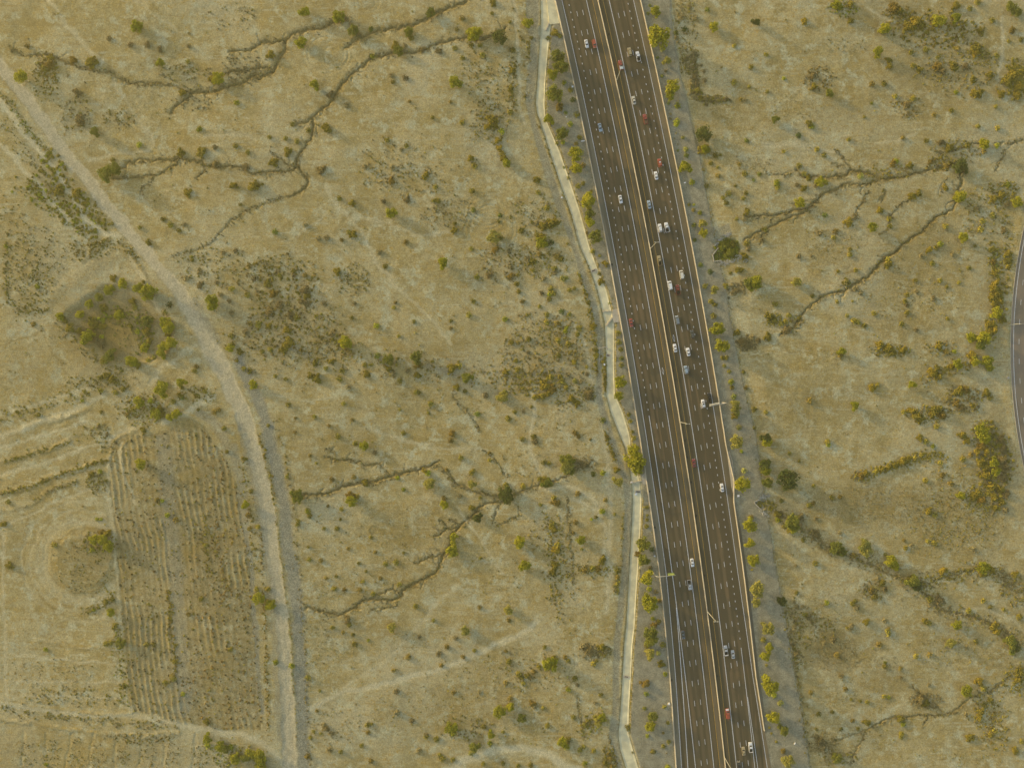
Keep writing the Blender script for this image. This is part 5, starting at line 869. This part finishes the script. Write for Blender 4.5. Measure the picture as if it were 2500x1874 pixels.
# ------------------------------------------------------------------ vehicles (built facing +y)
def paint(name, col, metal=.0):
    m, ns, ls, p = new_mat(name, col, .32, .5); p.inputs['Metallic'].default_value = metal; p.inputs['Coat Weight'].default_value = .5; p.inputs['Coat Roughness'].default_value = .12
    tc = ns.new('ShaderNodeTexCoord'); f = noise(ns, ls, tc.outputs['Object'], 1.3, 4)
    ls.new(mixn(ns, ls, tuple(c*.86 for c in col), col, ramp(ns, ls, f, .3, .65)), p.inputs['Base Color']); return m
PAINT = {k: paint(k.replace(' ', '_')+'_paint', c, me_) for k, c, me_ in [('white',(.80,.80,.78),0),('cream white',(.74,.70,.58),0),('silver',(.52,.54,.54),.3),('silver blue',(.40,.50,.56),.3),('bright red',(.42,.085,.04),0),('red',(.33,.065,.045),0),
         ('dark red',(.22,.035,.035),0),('maroon',(.22,.03,.02),0),('tan',(.42,.34,.18),.1),('beige',(.60,.56,.44),.1),('grey blue',(.24,.28,.30),.3),('dark grey',(.09,.10,.09),.2),('black',(.018,.018,.016),0),('dark blue',(.08,.11,.13),.2)]}
GLASS, _, _, gp = new_mat('tinted_glass', (.015,.018,.02), .08, .6)
TYRE = mottled('tyre_rubber', (.025,.025,.024), 6, .3, .85); RIM = mottled('alloy_rim', (.5,.5,.5), 6, .1, .4, .5, .6)
HLAMP = mottled('headlight_lens', (.8,.8,.78), 6, .05, .2, .6); TLAMP = mottled('taillight_lens', (.45,.02,.02), 6, .1, .3, .5); BED = mottled('bed_liner', (.035,.033,.03), 4, .4, .8)
def lower(st):
    """body shell from stations (y, half width, floor z, belt z, top z)"""
    mb = MB(); n = 10
    for y, w_, z0, zb, zt in st:
        mb.v += [(-w_*.86,y,z0), (-w_*.97,y,z0+.12), (-w_,y,zb-.22), (-w_*.96,y,zb), (-w_*.80,y,zt), (w_*.80,y,zt), (w_*.96,y,zb), (w_,y,zb-.22), (w_*.97,y,z0+.12), (w_*.86,y,z0)]
    for i in range(len(st)-1):
        for k in range(n): a = i*n; mb.f.append((a+k, a+(k+1) % n, a+n+(k+1) % n, a+n+k))
    mb.f.append(tuple(range(n))[::-1]); mb.f.append(tuple(range((len(st)-1)*n, len(st)*n))); return mb
SPEC = { # stations, then cabin: windscreen base y, roof front y, roof back y, rear glass base y, belt z, roof z, belt half width, roof half width
 'sedan': dict(st=[(2.38,.62,.32,.60,.62),(2.22,.82,.25,.72,.76),(1.6,.91,.2,.82,.88),(.95,.92,.2,.90,.96),(-1.3,.92,.2,.94,.99),(-1.75,.92,.2,.95,1.0),(-2.2,.86,.26,.90,.95),(-2.38,.70,.36,.72,.78)], cab=(1.05,.35,-.85,-1.62,.95,1.43,.82,.60), ax=(1.42,-1.38)),
 'suv': dict(st=[(2.40,.68,.38,.75,.80),(2.25,.88,.30,.92,.98),(1.5,.95,.27,1.02,1.08),(1.0,.96,.27,1.06,1.10),(-1.8,.96,.27,1.08,1.12),(-2.25,.92,.32,1.05,1.08),(-2.40,.84,.42,.85,.90)], cab=(1.15,.55,-1.85,-2.22,1.06,1.76,.86,.70), ax=(1.45,-1.42)),
 'van': dict(st=[(2.55,.72,.38,.85,.92),(2.4,.92,.30,1.05,1.12),(1.9,.98,.27,1.14,1.2),(1.4,.99,.27,1.18,1.22),(-2.3,.99,.27,1.2,1.24),(-2.55,.93,.36,1.0,1.05)], cab=(1.85,1.05,-2.2,-2.45,1.18,1.92,.90,.78), ax=(1.6,-1.55)),
 'pickup': dict(st=[(2.85,.72,.42,.82,.88),(2.68,.92,.36,1.0,1.06),(1.9,.99,.33,1.08,1.14),(1.2,1.0,.33,1.12,1.16),(-.62,1.0,.33,1.14,1.18)], cab=(1.28,.72,-.28,-.60,1.13,1.82,.88,.70), ax=(1.78,-1.72)),
}
PROTO = {}
def car_meshes(kind):
    sp = SPEC[kind]; yw, yf, yb, yr, zb, zr, wb, wr = sp['cab']; P = []
    body = lower(sp['st'])
    if kind == 'pickup':                                           # open load bed behind the cab
        for sx in (-1, 1): body.box(sx*.95, -1.74, .83, .11, 2.22, .66)
        body.box(0, -2.82, .83, 1.99, .10, .66); body.box(0, -1.72, .56, 1.80, 2.16, .30)
    P.append(('body', body, None))
    if kind == 'pickup': P.append(('cargo_bed', MB().box(0, -1.70, .72, 1.78, 2.10, .03), BED))
    m_ = zb-.02
    P.append(('roof', MB().box(0, (yf+yb)/2, zr-.02, wr*2+.06, yf-yb+.10, .07, 0, .94), None))
    P.append(('windscreen', MB().face([(-wb,yw,m_), (wb,yw,m_), (wr,yf+.02,zr-.05), (-wr,yf+.02,zr-.05)]), GLASS))
    P.append(('rear_window', MB().face([(wb*.97,yr,m_+.03), (-wb*.97,yr,m_+.03), (-wr,yb-.02,zr-.05), (wr,yb-.02,zr-.05)]), GLASS))
    for sx in (-1, 1):
        q = [(sx*wb,yw-.12,m_), (sx*wr,yf,zr-.05), (sx*wr,yb,zr-.05), (sx*wb,yr+.10,m_+.02)]
        P.append(('side_window', MB().face(q if sx > 0 else q[::-1]), GLASS))
        pl = MB().tube([(sx*(wb-.01),yw-.02,m_), (sx*(wr+.02),yf,zr-.02)], [.045,.04], 6).tube([(sx*(wb*.97-.01),yr+.02,m_+.03), (sx*(wr+.02),yb,zr-.02)], [.06,.05], 6)
        P.append(('pillar', pl, None))
        P.append(('mirror', MB().box(sx*(wb+.16), yw-.35, zb+.06, .18, .14, .14), None))
        y0 = sp['st'][0][0]; zz = sp['st'][1][3]
        P.append(('headlight', MB().box(sx*.62, y0-.10, zz-.06, .34, .20, .14), HLAMP))
        ye = -2.88 if kind == 'pickup' else sp['st'][-1][0]
        P.append(('taillight', MB().box(sx*.72, ye+.03, zz+.02, .22, .12, .18), TLAMP))
    for sx in (-1, 1):
        for ay in sp['ax']:
            w_ = .86 if kind in ('sedan',) else .90; R_ = .33 if kind == 'sedan' else .38
            P.append(('wheel', MB().tube([(sx*(w_-.12),ay,R_), (sx*(w_-.10),ay,R_), (sx*(w_+.06),ay,R_), (sx*(w_+.08),ay,R_)], [R_*.9,R_,R_,R_*.9], 14), TYRE))
    out = []
    for nm, mb, mt in P:
        me = mb.mesh(nm, mt or PAINT['white'], nm in ('wheel', 'body'))
        if nm == 'body':
            bm = bmesh.new(); bm.from_mesh(me); bmesh.ops.recalc_face_normals(bm, faces=bm.faces); bm.to_mesh(me); bm.free()
            me.polygons.foreach_set('use_smooth', [False]*len(me.polygons))
        out.append((nm, me, mt))
    rm = MB()
    for sx in (-1, 1):
        for ay in sp['ax']: rm.tube([(sx*.93,ay,SPEC and .34), (sx*.965,ay,.34)], [.2,.2], 10)
    return out
def make_car(kind, colour, px, py, south, label, extra=None, scale=1.06):
    key = (kind,)
    if key not in PROTO: PROTO[key] = car_meshes(kind)
    sl_ = float(cx(py+1)-cx(py-1))/2; a = math.atan2(sl_, 1.0)+(math.pi if south else 0)+random.uniform(-.012, .012)
    k = (H-1.0)/H
    px = 1250+(px-1250)*k; py = 937+(py-937)*k
    name = {'sedan': 'sedan_car', 'suv': 'sport_utility_car', 'van': 'van', 'pickup': 'pickup_truck'}[kind]
    root = empty(name, (*W(px, py), .08), a); root.scale = (scale*1.06, scale, scale)
    tag(root, label, 'pickup truck' if kind == 'pickup' else ('van' if kind == 'van' else 'car'), 'vehicles driving on the motorway')
    for nm, me, mt in PROTO[key]:
        o = link(nm, me, root)
        if mt is None:
            o.material_slots[0].link = 'OBJECT'; o.material_slots[0].material = PAINT[colour]
    if extra: extra(root)
    return root
def load(mat, boxes):
    def f(root):
        for b in boxes:
            o = link('cargo', MB().box(*b).mesh('cargo', mat), root)
    return f
SILV = mottled('silver_tarp', (.62,.66,.66), 2, .2, .5); CARGO = mottled('brown_cargo', (.16,.10,.06), 2, .3, .8); WHT = M['white']
CARS = [
 ('sedan','white',1432.1,106.7,1,'white sedan abreast of the orange-red hatchback near the top of the southbound lanes'),
 ('suv','bright red',1451,107,1,'orange-red hatchback hugging the carpool line beside a white sedan'),
 ('suv','tan',1537.4,126.6,0,'tan sport utility car abreast of a loaded white pickup, northbound'),
 ('pickup','white',1557.8,138,0,'white pickup truck with a dark mixed load, next to a tan car'),
 ('pickup','red',1515.3,159.5,0,'red pickup truck with a silver tarpaulin on its bed under the topmost lamp mast'),
 ('sedan','beige',1547.5,244.6,0,'cream sedan just inside the northbound carpool line, behind the topmost lamp mast'),
 ('pickup','red',1575.5,291,0,'red pickup truck carrying brown cargo, behind the cream sedan'),
 ('sedan','silver blue',1465,310.9,1,'silver-blue car alone in the southbound lanes, straddling the dotted line'),
 ('suv','bright red',1610.8,397.7,0,'red sport utility car with a pale sunroof, just ahead of a white sedan'),
 ('sedan','white',1601.8,428.4,0,'white sedan just behind the red sport utility car, northbound'),
 ('sedan','white',1515,486.3,1,'white sedan alone mid-carriageway southbound, level with the stone-lined culvert'),
 ('sedan','silver blue',1585,499,0,'silver-blue sedan in the northbound carpool lane just above the second lamp mast'),
 ('suv','white',1611.5,556.5,0,'white hatchback alongside a white pickup, touching the carpool line'),
 ('pickup','white',1627.8,555,0,'white pickup truck alongside a white hatchback near the second lamp mast'),
 ('pickup','tan',1610.2,636,0,'tan pickup truck with empty dark bed in the carpool lane beside the second lamp mast'),
 ('van','cream white',1664,670.5,0,'cream van one lane out from a maroon pickup'),
 ('van','white',1636,696.8,0,'white van beside a maroon pickup, against the carpool line'),
 ('pickup','maroon',1655,707,0,'maroon pickup truck with dark bed between the white and the cream vans'),
 ('van','grey blue',1653.3,781,0,'grey-blue van with a pale nose, alone between the two white groups northbound'),
 ('suv','dark grey',1690,816,0,'dark grey sport utility car on the dotted line of the northbound side'),
 ('sedan','red',1541,788,1,'red sedan in the outermost southbound lane beside the concrete pad'),
 ('sedan','white',1648.2,849.3,0,'white sedan in the carpool lane just below the painted diamond'),
 ('sedan','white',1680.4,858.7,0,'white sedan one lane out from the carpool sedan, ahead of a silver car'),
 ('suv','silver blue',1674.7,902.5,0,'silver-blue hatchback following a white sedan, northbound'),
 ('pickup','black',1732.6,970.6,0,'black pickup truck in the outer northbound lane beside the overhead sign'),
 ('suv','white',1716.8,985,0,'white sport utility car with a dark sunroof just below the black pickup'),
 ('sedan','dark red',1694.6,1129.8,0,'dark red sedan alone in the northbound carpool lane'),
 ('sedan','white',1763,1190,0,'white sedan in the outermost northbound lane below the bend of the barrier'),
 ('sedan','white',1690.3,1373,1,'white sedan in the southbound carpool lane opposite the overhead sign arm'),
 ('pickup','silver',1683.6,1427,1,'silver pickup truck with dark empty bed, southbound, below the overhead sign arm'),
 ('sedan','dark blue',1667.9,1549,1,'dark blue-grey sedan where the southbound exit line begins to part'),
 ('pickup','silver',1772,1587,0,'silver pickup truck with pale tailgate on the carpool line, beside a white sedan'),
 ('sedan','silver',1789.5,1597,0,'pale silver sedan in the lane beside the silver pickup near the lowest lamps'),
 ('pickup','bright red',1776.5,1741,0,'bright red truck with white nose and a ladder behind, in the carpool lane'),
 ('sedan','tan',1815.6,1833,0,'tan sedan beside a white sport utility car at the lower edge of the photo'),
 ('pickup','white',1832.6,1823.3,0,'white pickup truck on the exit line beside a tan sedan'),
 ('suv','black',1803.8,1866,0,'black sport utility car cut by the lower edge, with tan bonnet glint'),
]
for c in CARS:
    kind, colour, px, py, south, label = c; ex = None; sc = 1.06
    if 'mixed load' in label: ex = load(BED, [(0,-1.2,1.0,1.5,.9,.4),(.2,-2.3,1.05,.9,.7,.5)])
    elif 'tarpaulin' in label: ex = load(SILV, [(.1,-1.75,1.18,1.9,1.4,.35)])
    elif 'brown cargo' in label: ex = load(CARGO, [(0,-1.6,1.0,1.6,1.9,.35)])
    elif 'pale sunroof' in label: ex = lambda r_: link('sunroof', MB().box(0,.2,1.80,.9,.7,.03).mesh('sunroof', SILV), r_)
    elif 'dark sunroof' in label: ex = lambda r_: link('sunroof', MB().box(0,-.2,1.80,.9,.9,.03).mesh('sunroof', GLASS), r_)
    elif 'pale nose' in label: ex = lambda r_: link('bonnet_panel_or_glint', MB().box(0,2.05,1.2,1.4,.5,.06).mesh('bonnet_panel_or_glint', SILV), r_)
    elif 'ladder' in label:
        def ex(r_):
            mb = MB()
            for sx in (-.45, -.15): mb.box(sx,-2.3,1.55,.07,3.0,.07)
            for q in range(6): mb.box(-.3,-1.0-q*.5,1.55,.3,.06,.05)
            link('ladder_rack', mb.mesh('ladder_rack', PAINT['bright red']), r_); link('bonnet_panel_or_glint', MB().box(0,2.3,1.14,1.6,.9,.05).mesh('bonnet_panel_or_glint', WHT), r_)
            link('bed_cover', MB().box(0,-1.75,1.2,1.8,2.1,.06).mesh('bed_cover', PAINT['bright red']), r_)
    elif 'pale tailgate' in label: ex = lambda r_: link('tailgate_panel', MB().box(0,-2.75,1.17,1.9,.45,.04).mesh('tailgate_panel', WHT), r_)
    elif 'tan bonnet' in label: ex = lambda r_: link('bonnet_panel_or_glint', MB().box(0,1.9,1.08,1.5,.7,.04).mesh('bonnet_panel_or_glint', PAINT['tan']), r_)  # tan paint laid on the black bonnet as its sun glint
    make_car(kind, colour, px, py, south, label, ex)
# ------------------------------------------------------------------ lamps, signs and other fixtures
def lamp(px, py, label):
    r = empty('lamp_mast', (*W(px, py), 1.1)); tag(r, label, 'street lamp', 'lamp masts on the median barrier')
    MB().box(0, 0, .12, .62, .62, .24).build('base', M['concrete'], r)
    MB().tube([(0,0,.2),(0,0,9),(0,0,17.4)], [.19,.15,.10], 10).build('pole', M['lampwhite'], r)
    MB().box(0, 0, 17.42, 1.7, .12, .10).build('cross_arm', M['lampwhite'], r)
    for sx in (-1, 1): MB().box(sx*.95, 0, 17.42, .85, .42, .16, 0, .8).build('lamp_head', M['lampwhite'], r)
lamp(1505.5, 196.5, 'slender twin-headed lamp mast on the median barrier above the red pickup with tarpaulin')
lamp(1587.5, 606.5, 'slender twin-headed lamp mast on the median barrier beside the tan pickup')
lamp(1660.3, 1030, 'slender twin-headed lamp mast on the median barrier level with the big roadside tree')
lamp(1726.2, 1491, 'slender twin-headed lamp mast on the median barrier below the overhead sign arm')
lamp(1769.3, 1848.5, 'slender twin-headed lamp mast on the median barrier at the lower edge of the photo')
r = empty('street_lamp', (*W(2465, 793), ground_z(*W(2465, 793)))); tag(r, 'pale single-arm street lamp beside the curving side road', 'street lamp')
MB().box(0,0,.1,.5,.5,.2).build('base', M['concrete'], r); MB().tube([(0,0,.2),(0,0,8.4),(.5,0,8.9)], [.14,.11,.08], 10).build('pole', M['lampwhite'], r)
MB().tube([(.4,0,8.85),(2.6,0,9.1)], [.07,.05], 8).build('arm', M['lampwhite'], r); MB().box(2.9,0,9.08,.8,.32,.14).build('lamp_head', M['lampwhite'], r)
# overhead sign arms
def sign_arm(bx, by, ex, ey, hz, curved, label, p0, p1, double):
    """base pixel, arm-end pixel seen from above (arm at height hz), panel span as fractions of the arm"""
    k = (H-hz)/H; X0, Y0 = W(bx, by); X1, Y1 = W(1250+(ex-1250)*k, 937+(ey-937)*k)
    d = Vector((X1-X0, Y1-Y0, 0)); L = d.length; a = math.atan2(d.y, d.x)
    r = empty('overhead_sign', (X0, Y0, ground_z(X0, Y0)), a); tag(r, label, 'road sign', 'overhead sign arms')
    MB().box(0,0,.25,1.1,1.1,.5).build('footing', M['concrete'], r)
    if curved: MB().tube([(0,0,.4),(0,0,hz-2.2),(.35,0,hz-.9),(1.3,0,hz-.15),(2.4,0,hz)], [.3,.27,.25,.22,.2], 12).build('post', M['steel'], r); x0 = 2.3
    else: MB().tube([(0,0,.4),(0,0,hz+.3)], [.3,.24], 12).build('post', M['steel'], r); x0 = .2
    MB().tube([(x0,0,hz),(L,0,hz)], [.2,.15], 10).build('arm', M['steel'], r)
    if double: MB().tube([(L*.45,0,hz-1.3),(L,0,hz-1.3)], [.13,.12], 8).build('lower_arm', M['steel'], r)
    y = -.42 if not curved else .42
    pn = MB().box(L*(p0+p1)/2, y, hz-.6, L*(p1-p0), .10, 2.6).build('sign_panel', SIGNM, r)
    for q in (p0+.04, p1-.04): MB().box(L*q, y*.55, hz-.5, .1, abs(y), 2.2).build('panel_bracket', M['steel'], r)
    # walkway with its lamps in front of the panel
    MB().box(L*(p0+p1)/2, y*2.1, hz-1.7, L*(p1-p0), .5, .08).build('walkway', SIGNM, r)
SIGNM = mottled('sign_enamel', (.30,.36,.10), 2, .15, .5, .4)
sign_arm(1596, 1398.5, 1649.5, 1403.5, 8.2, True, 'curved-post overhead sign arm reaching over the southbound lanes with a green panel', .62, .96, False)
SIGNM = mottled('sign_back_metal', (.55,.53,.46), 2, .12, .5, .4)
sign_arm(1762, 982.5, 1732.5, 991.5, 8.6, False, 'straight overhead sign arm over the outer northbound lane by the black pickup', .35, .95, True)
# inlets along the barriers
g0 = None
DRAINS = [(1486,85),(1530.5,296.7),(1593,620),(1643,905.4),(1671.5,1075.5),(1677.5,1116),(1687.5,1176.5),(1700,1257.8),(1720.5,1404),(1751,1649)]
def grate(x, y, label, group):
    r = empty('storm_drain', (*W(x, y), .078), random.uniform(-.1, .1)-.15); tag(r, label, 'drain', group)
    mb = MB(); mb.box(0, .62, .03, .95, .1, .06).box(0, -.62, .03, .95, .1, .06).box(.43, 0, .03, .1, 1.14, .06).box(-.43, 0, .03, .1, 1.14, .06); mb.build('frame', M['dark'], r)
    g = MB(); g.box(0, 0, .012, .76, 1.14, .02)
    for q in range(6): g.box(-.3+q*.12, 0, .035, .04, 1.14, .03)
    g.build('grating', M['dark'], r)
ORD = ['uppermost','second','third','fourth','fifth','sixth','seventh','eighth','ninth','lowest']
for i, (x, y) in enumerate(DRAINS): grate(x, y, f'{ORD[i]} of ten dark drain gratings along the foot of the median barrier', 'drain gratings along the median barrier')
LD = [(1494,646),(1585.5,1199.5),(1598.5,1287),(1639.5,1659)]
for i, (x, y) in enumerate(LD): grate(x, y, f"{['uppermost','second','third','lowest'][i]} of four dark drain gratings along the southbound outer barrier", 'drain gratings along the outer barrier')
def cabinet(px, py, sx, sy, h, label, mat=None, rz=0.0):
    x, y = W(px, py); r = empty('utility_box', (x, y, ground_z(x, y)), rz); tag(r, label, 'utility box', 'utility boxes on the verges')
    MB().box(0,0,.06,sx*1.2,sy*1.2,.16).build('plinth', M['concrete'], r); MB().box(0,0,h/2+.14,sx,sy,h,0,.96).build('cabinet', mat or M['white'], r)
    MB().box(0,0,h+.17,sx*1.06,sy*1.06,.06).build('lid', mat or M['white'], r)
cabinet(1802,1209.5,1.2,1.2,.5,'pale square utility box on the gravel outside the northbound barrier bend')
cabinet(1541.7,1177,1.1,1.1,.4,'white square box at the end of the pale concrete wall beside the drain')
cabinet(1553,1206,1.5,1.1,.4,'white tilted box beside the dark drain inlet below the concrete wall', rz=.5)
cabinet(1597.7,1356,.8,.8,.6,'small white box on the verge above the curved sign arm')
cabinet(1633,1716,1.0,1.0,.7,'pale blue-white box against the southbound barrier near the lower edge')
cabinet(1397.7,212.6,1.0,.8,.6,'pale box between bushes against the southbound barrier near the top')
cabinet(1382,286,.5,.5,.5,'tiny white box among verge bushes under the rust-brown shrub')
cabinet(1423,345,2.2,.5,.4,'pale elongated box lying against the southbound barrier below the olive bush', rz=.15)
cabinet(1671.8,446.5,1.2,.5,.35,'pale flat box on the gravel verge beside the northbound barrier', rz=.25)
cabinet(1940,1813,.5,1.2,.4,'white slab-like box on the wide gravel verge near the lower edge', rz=-.5)
cabinet(1371.5,482,.9,.9,.4,'small white box beside the concrete drain, on its far bank')
cabinet(1475.5,889.5,.9,1.2,.4,'white box in the weedy pit beside the concrete drain', rz=.3)
cabinet(2460,922,1.1,1.1,.7,'blue-grey box under the side road bank', M['steel'])
# short wooden post whose shadow crosses the verge
r = empty('marker_post', (*W(1358,112), ground_z(*W(1358,112)))); tag(r, 'thin wooden marker post on the verge below the topmost concrete apron', 'post')
MB().tube([(0,0,-.2),(0,0,2.6)], [.07,.06], 8).build('post_shaft', M['wood'], r); MB().box(0,0,2.45,.5,.05,.3).build('plate', M['steel'], r)
# head walls
def wall(name, pts, h, t, label, mat=None, z0=None):
    mb = MB()
    for a, b in zip(pts[:-1], pts[1:]):
        (x0, y0), (x1, y1) = W(*a), W(*b); zz = min(ground_z(x0, y0), ground_z(x1, y1), 0)-.4
        mb.box((x0+x1)/2, (y0+y1)/2, (zz+h)/2, t, math.hypot(x1-x0, y1-y0)+t*.45, h-zz, math.atan2(-(x1-x0), y1-y0))
    return tag(mb.build(name, mat or M['barrier']), label, 'wall', 'concrete culvert walls')
wall('culvert_wall', [(1752.8,605.5),(1739.5,622.3),(1743,638.3),(1761,635.8)], .35, .55, 'angled three-sided concrete wall holding the green reed patch beside the gravel verge')
wall('culvert_wall', [(1857.5,1218.5),(1841.5,1223.5),(1842,1228),(1858.5,1244.5)], .35, .5, 'V-shaped concrete culvert wall between the gravel verge and the desert')
wall('culvert_wall', [(1540.5,1178),(1567.5,1173.5)], .25, .6, 'straight pale concrete wall crossing the drain beside the concrete pad')
wall('culvert_wall', [(1471.5,760.3),(1493,759)], .0, .45, 'thin concrete sill across the drain just above the white concrete pad')
wall('culvert_wall', [(1495,776),(1481.5,794.5)], .15, .8, 'slanting concrete wing wall below the white concrete pad', M['concrete'])
wall('culvert_wall', [(1464,849.5),(1479,846.5),(1484,852)], -.1, .5, 'bent pale concrete lip on the drain edge above the weedy pit')
wall('culvert_wall', [(1333.2,75),(1340.5,57.5)], .1, .6, 'short slanting concrete wall between the topmost apron and the drain')
wall('culvert_wall', [(1463,846),(1463.5,885)], -.2, .4, 'thin straight wall along the weedy pit beside the drain')
def inlet(px, py, L, wd, rz, label):
    r = empty('drain_inlet', (*W(px, py), -.60), rz); tag(r, label, 'drain', 'slot inlets across the concrete drain')
    mb = MB(); mb.box(0, wd*.9, .14, L*1.5, wd*.8, .28).box(0, -wd*.9, .14, L*1.5, wd*.8, .28).box(L*.62, 0, .14, L*.26, wd, .28).box(-L*.62, 0, .14, L*.26, wd, .28)
    mb.build('surround', M['barrier'], r); MB().box(0, 0, .03, L, wd, .06).build('slot', M['dark'], r)
inlet(1449.5,660.5,2.3,.7,.35,'dark slot inlet in a pale slab across the drain, uppermost of four')
inlet(1484.5,867.3,1.9,.7,-.05,'dark slot inlet beside the weedy pit in the concrete drain')
inlet(1558,1200,2.2,.7,-.06,'dark slot inlet next to the white tilted box by the concrete wall')
inlet(1529.5,1652,2.2,.6,-.15,'dark slot inlet across the drain near the lower edge, lowest of four')
# loose stones of the riprap
def stones(pts, n, spread, label):
    r2 = np.random.default_rng(12); mb = MB(); pts = np.array(pts, float)
    for i in range(n):
        t = r2.random()*(len(pts)-1); k = int(t); p = pts[k]+(pts[k+1]-pts[k])*(t-k)+r2.normal(0, spread, 2)
        x, y = W(*p); s = r2.uniform(.25, .75); b = len(mb.v); mb.box(x, y, ground_z(x, y)+s*.2, s*r2.uniform(.8,1.3), s, s*.7, r2.uniform(0, 3), r2.uniform(.5,.8))
    o = mb.build('riprap', M['rock']); tag(o, label, 'stones', kind='stuff'); return o
stones([(1745,600),(1757,588),(1770,577),(1782,568)], 170, 2.2, 'bluish riprap stones in a line above the green culvert patch')
stones([(1758,641),(1775,642),(1790,634),(1808,626),(1822,636)], 230, 3.2, 'pale riprap stones in a curved band below the green culvert patch')
stones([(1855,1214),(1868,1212),(1880,1208)], 70, 2.5, 'pale riprap stones above the V-shaped culvert wall'); stones([(1858,1248),(1868,1254),(1876,1262)], 60, 2.5, 'pale riprap stones below the V-shaped culvert wall')
# wire fence along the outer verge
fr = empty('wire_fence', (0,0,0)); tag(fr, 'long low wire fence along the outer edge of the northbound gravel verge', 'fence')
P = [Vector((*W(x+3.5, y), 0)) for x, y in VERGE_R[1:-1]]; acc = []
for a, b in zip(P[:-1], P[1:]):
    n = max(1, int((b-a).length/6.2))
    for i in range(n): acc.append(a.lerp(b, i/n))
acc = [Vector((p.x, p.y, ground_z(p.x, p.y))) for p in acc]; pm = MB().tube([(0,0,-.2),(0,0,1.25)], [.045,.04], 6).mesh('post', M['steel'])
for p in acc[:98]: link('post', pm, fr, p)
wm = MB()
for zz in (.35, .7, 1.1):
    for a, b in zip(acc[:97], acc[1:98]): wm.tube([a+Vector((0,0,zz)), b+Vector((0,0,zz))], [.012,.012], 3, False)
wm.build('wire', M['steel'], fr)
# ------------------------------------------------------------------ the air: thin warm evening haze round everything
hb = MB().box(0, 0, (H+12-8)/2.0, 10400, 10400, H+12+8)
hm_ = bpy.data.materials.new('haze_air'); hm_.use_nodes = True; hn = hm_.node_tree.nodes
hn.remove(hn['Principled BSDF']); hv = hn.new('ShaderNodeVolumePrincipled'); hv.inputs['Density'].default_value = HAZE; hv.inputs['Color'].default_value = (1.0, .90, .46, 1); hv.inputs['Anisotropy'].default_value = .2
hm_.node_tree.links.new(hv.outputs[0], hn['Material Output'].inputs['Volume'])
tag(hb.build('haze', hm_), 'thin warm haze filling the air over the desert', 'haze', kind='stuff')
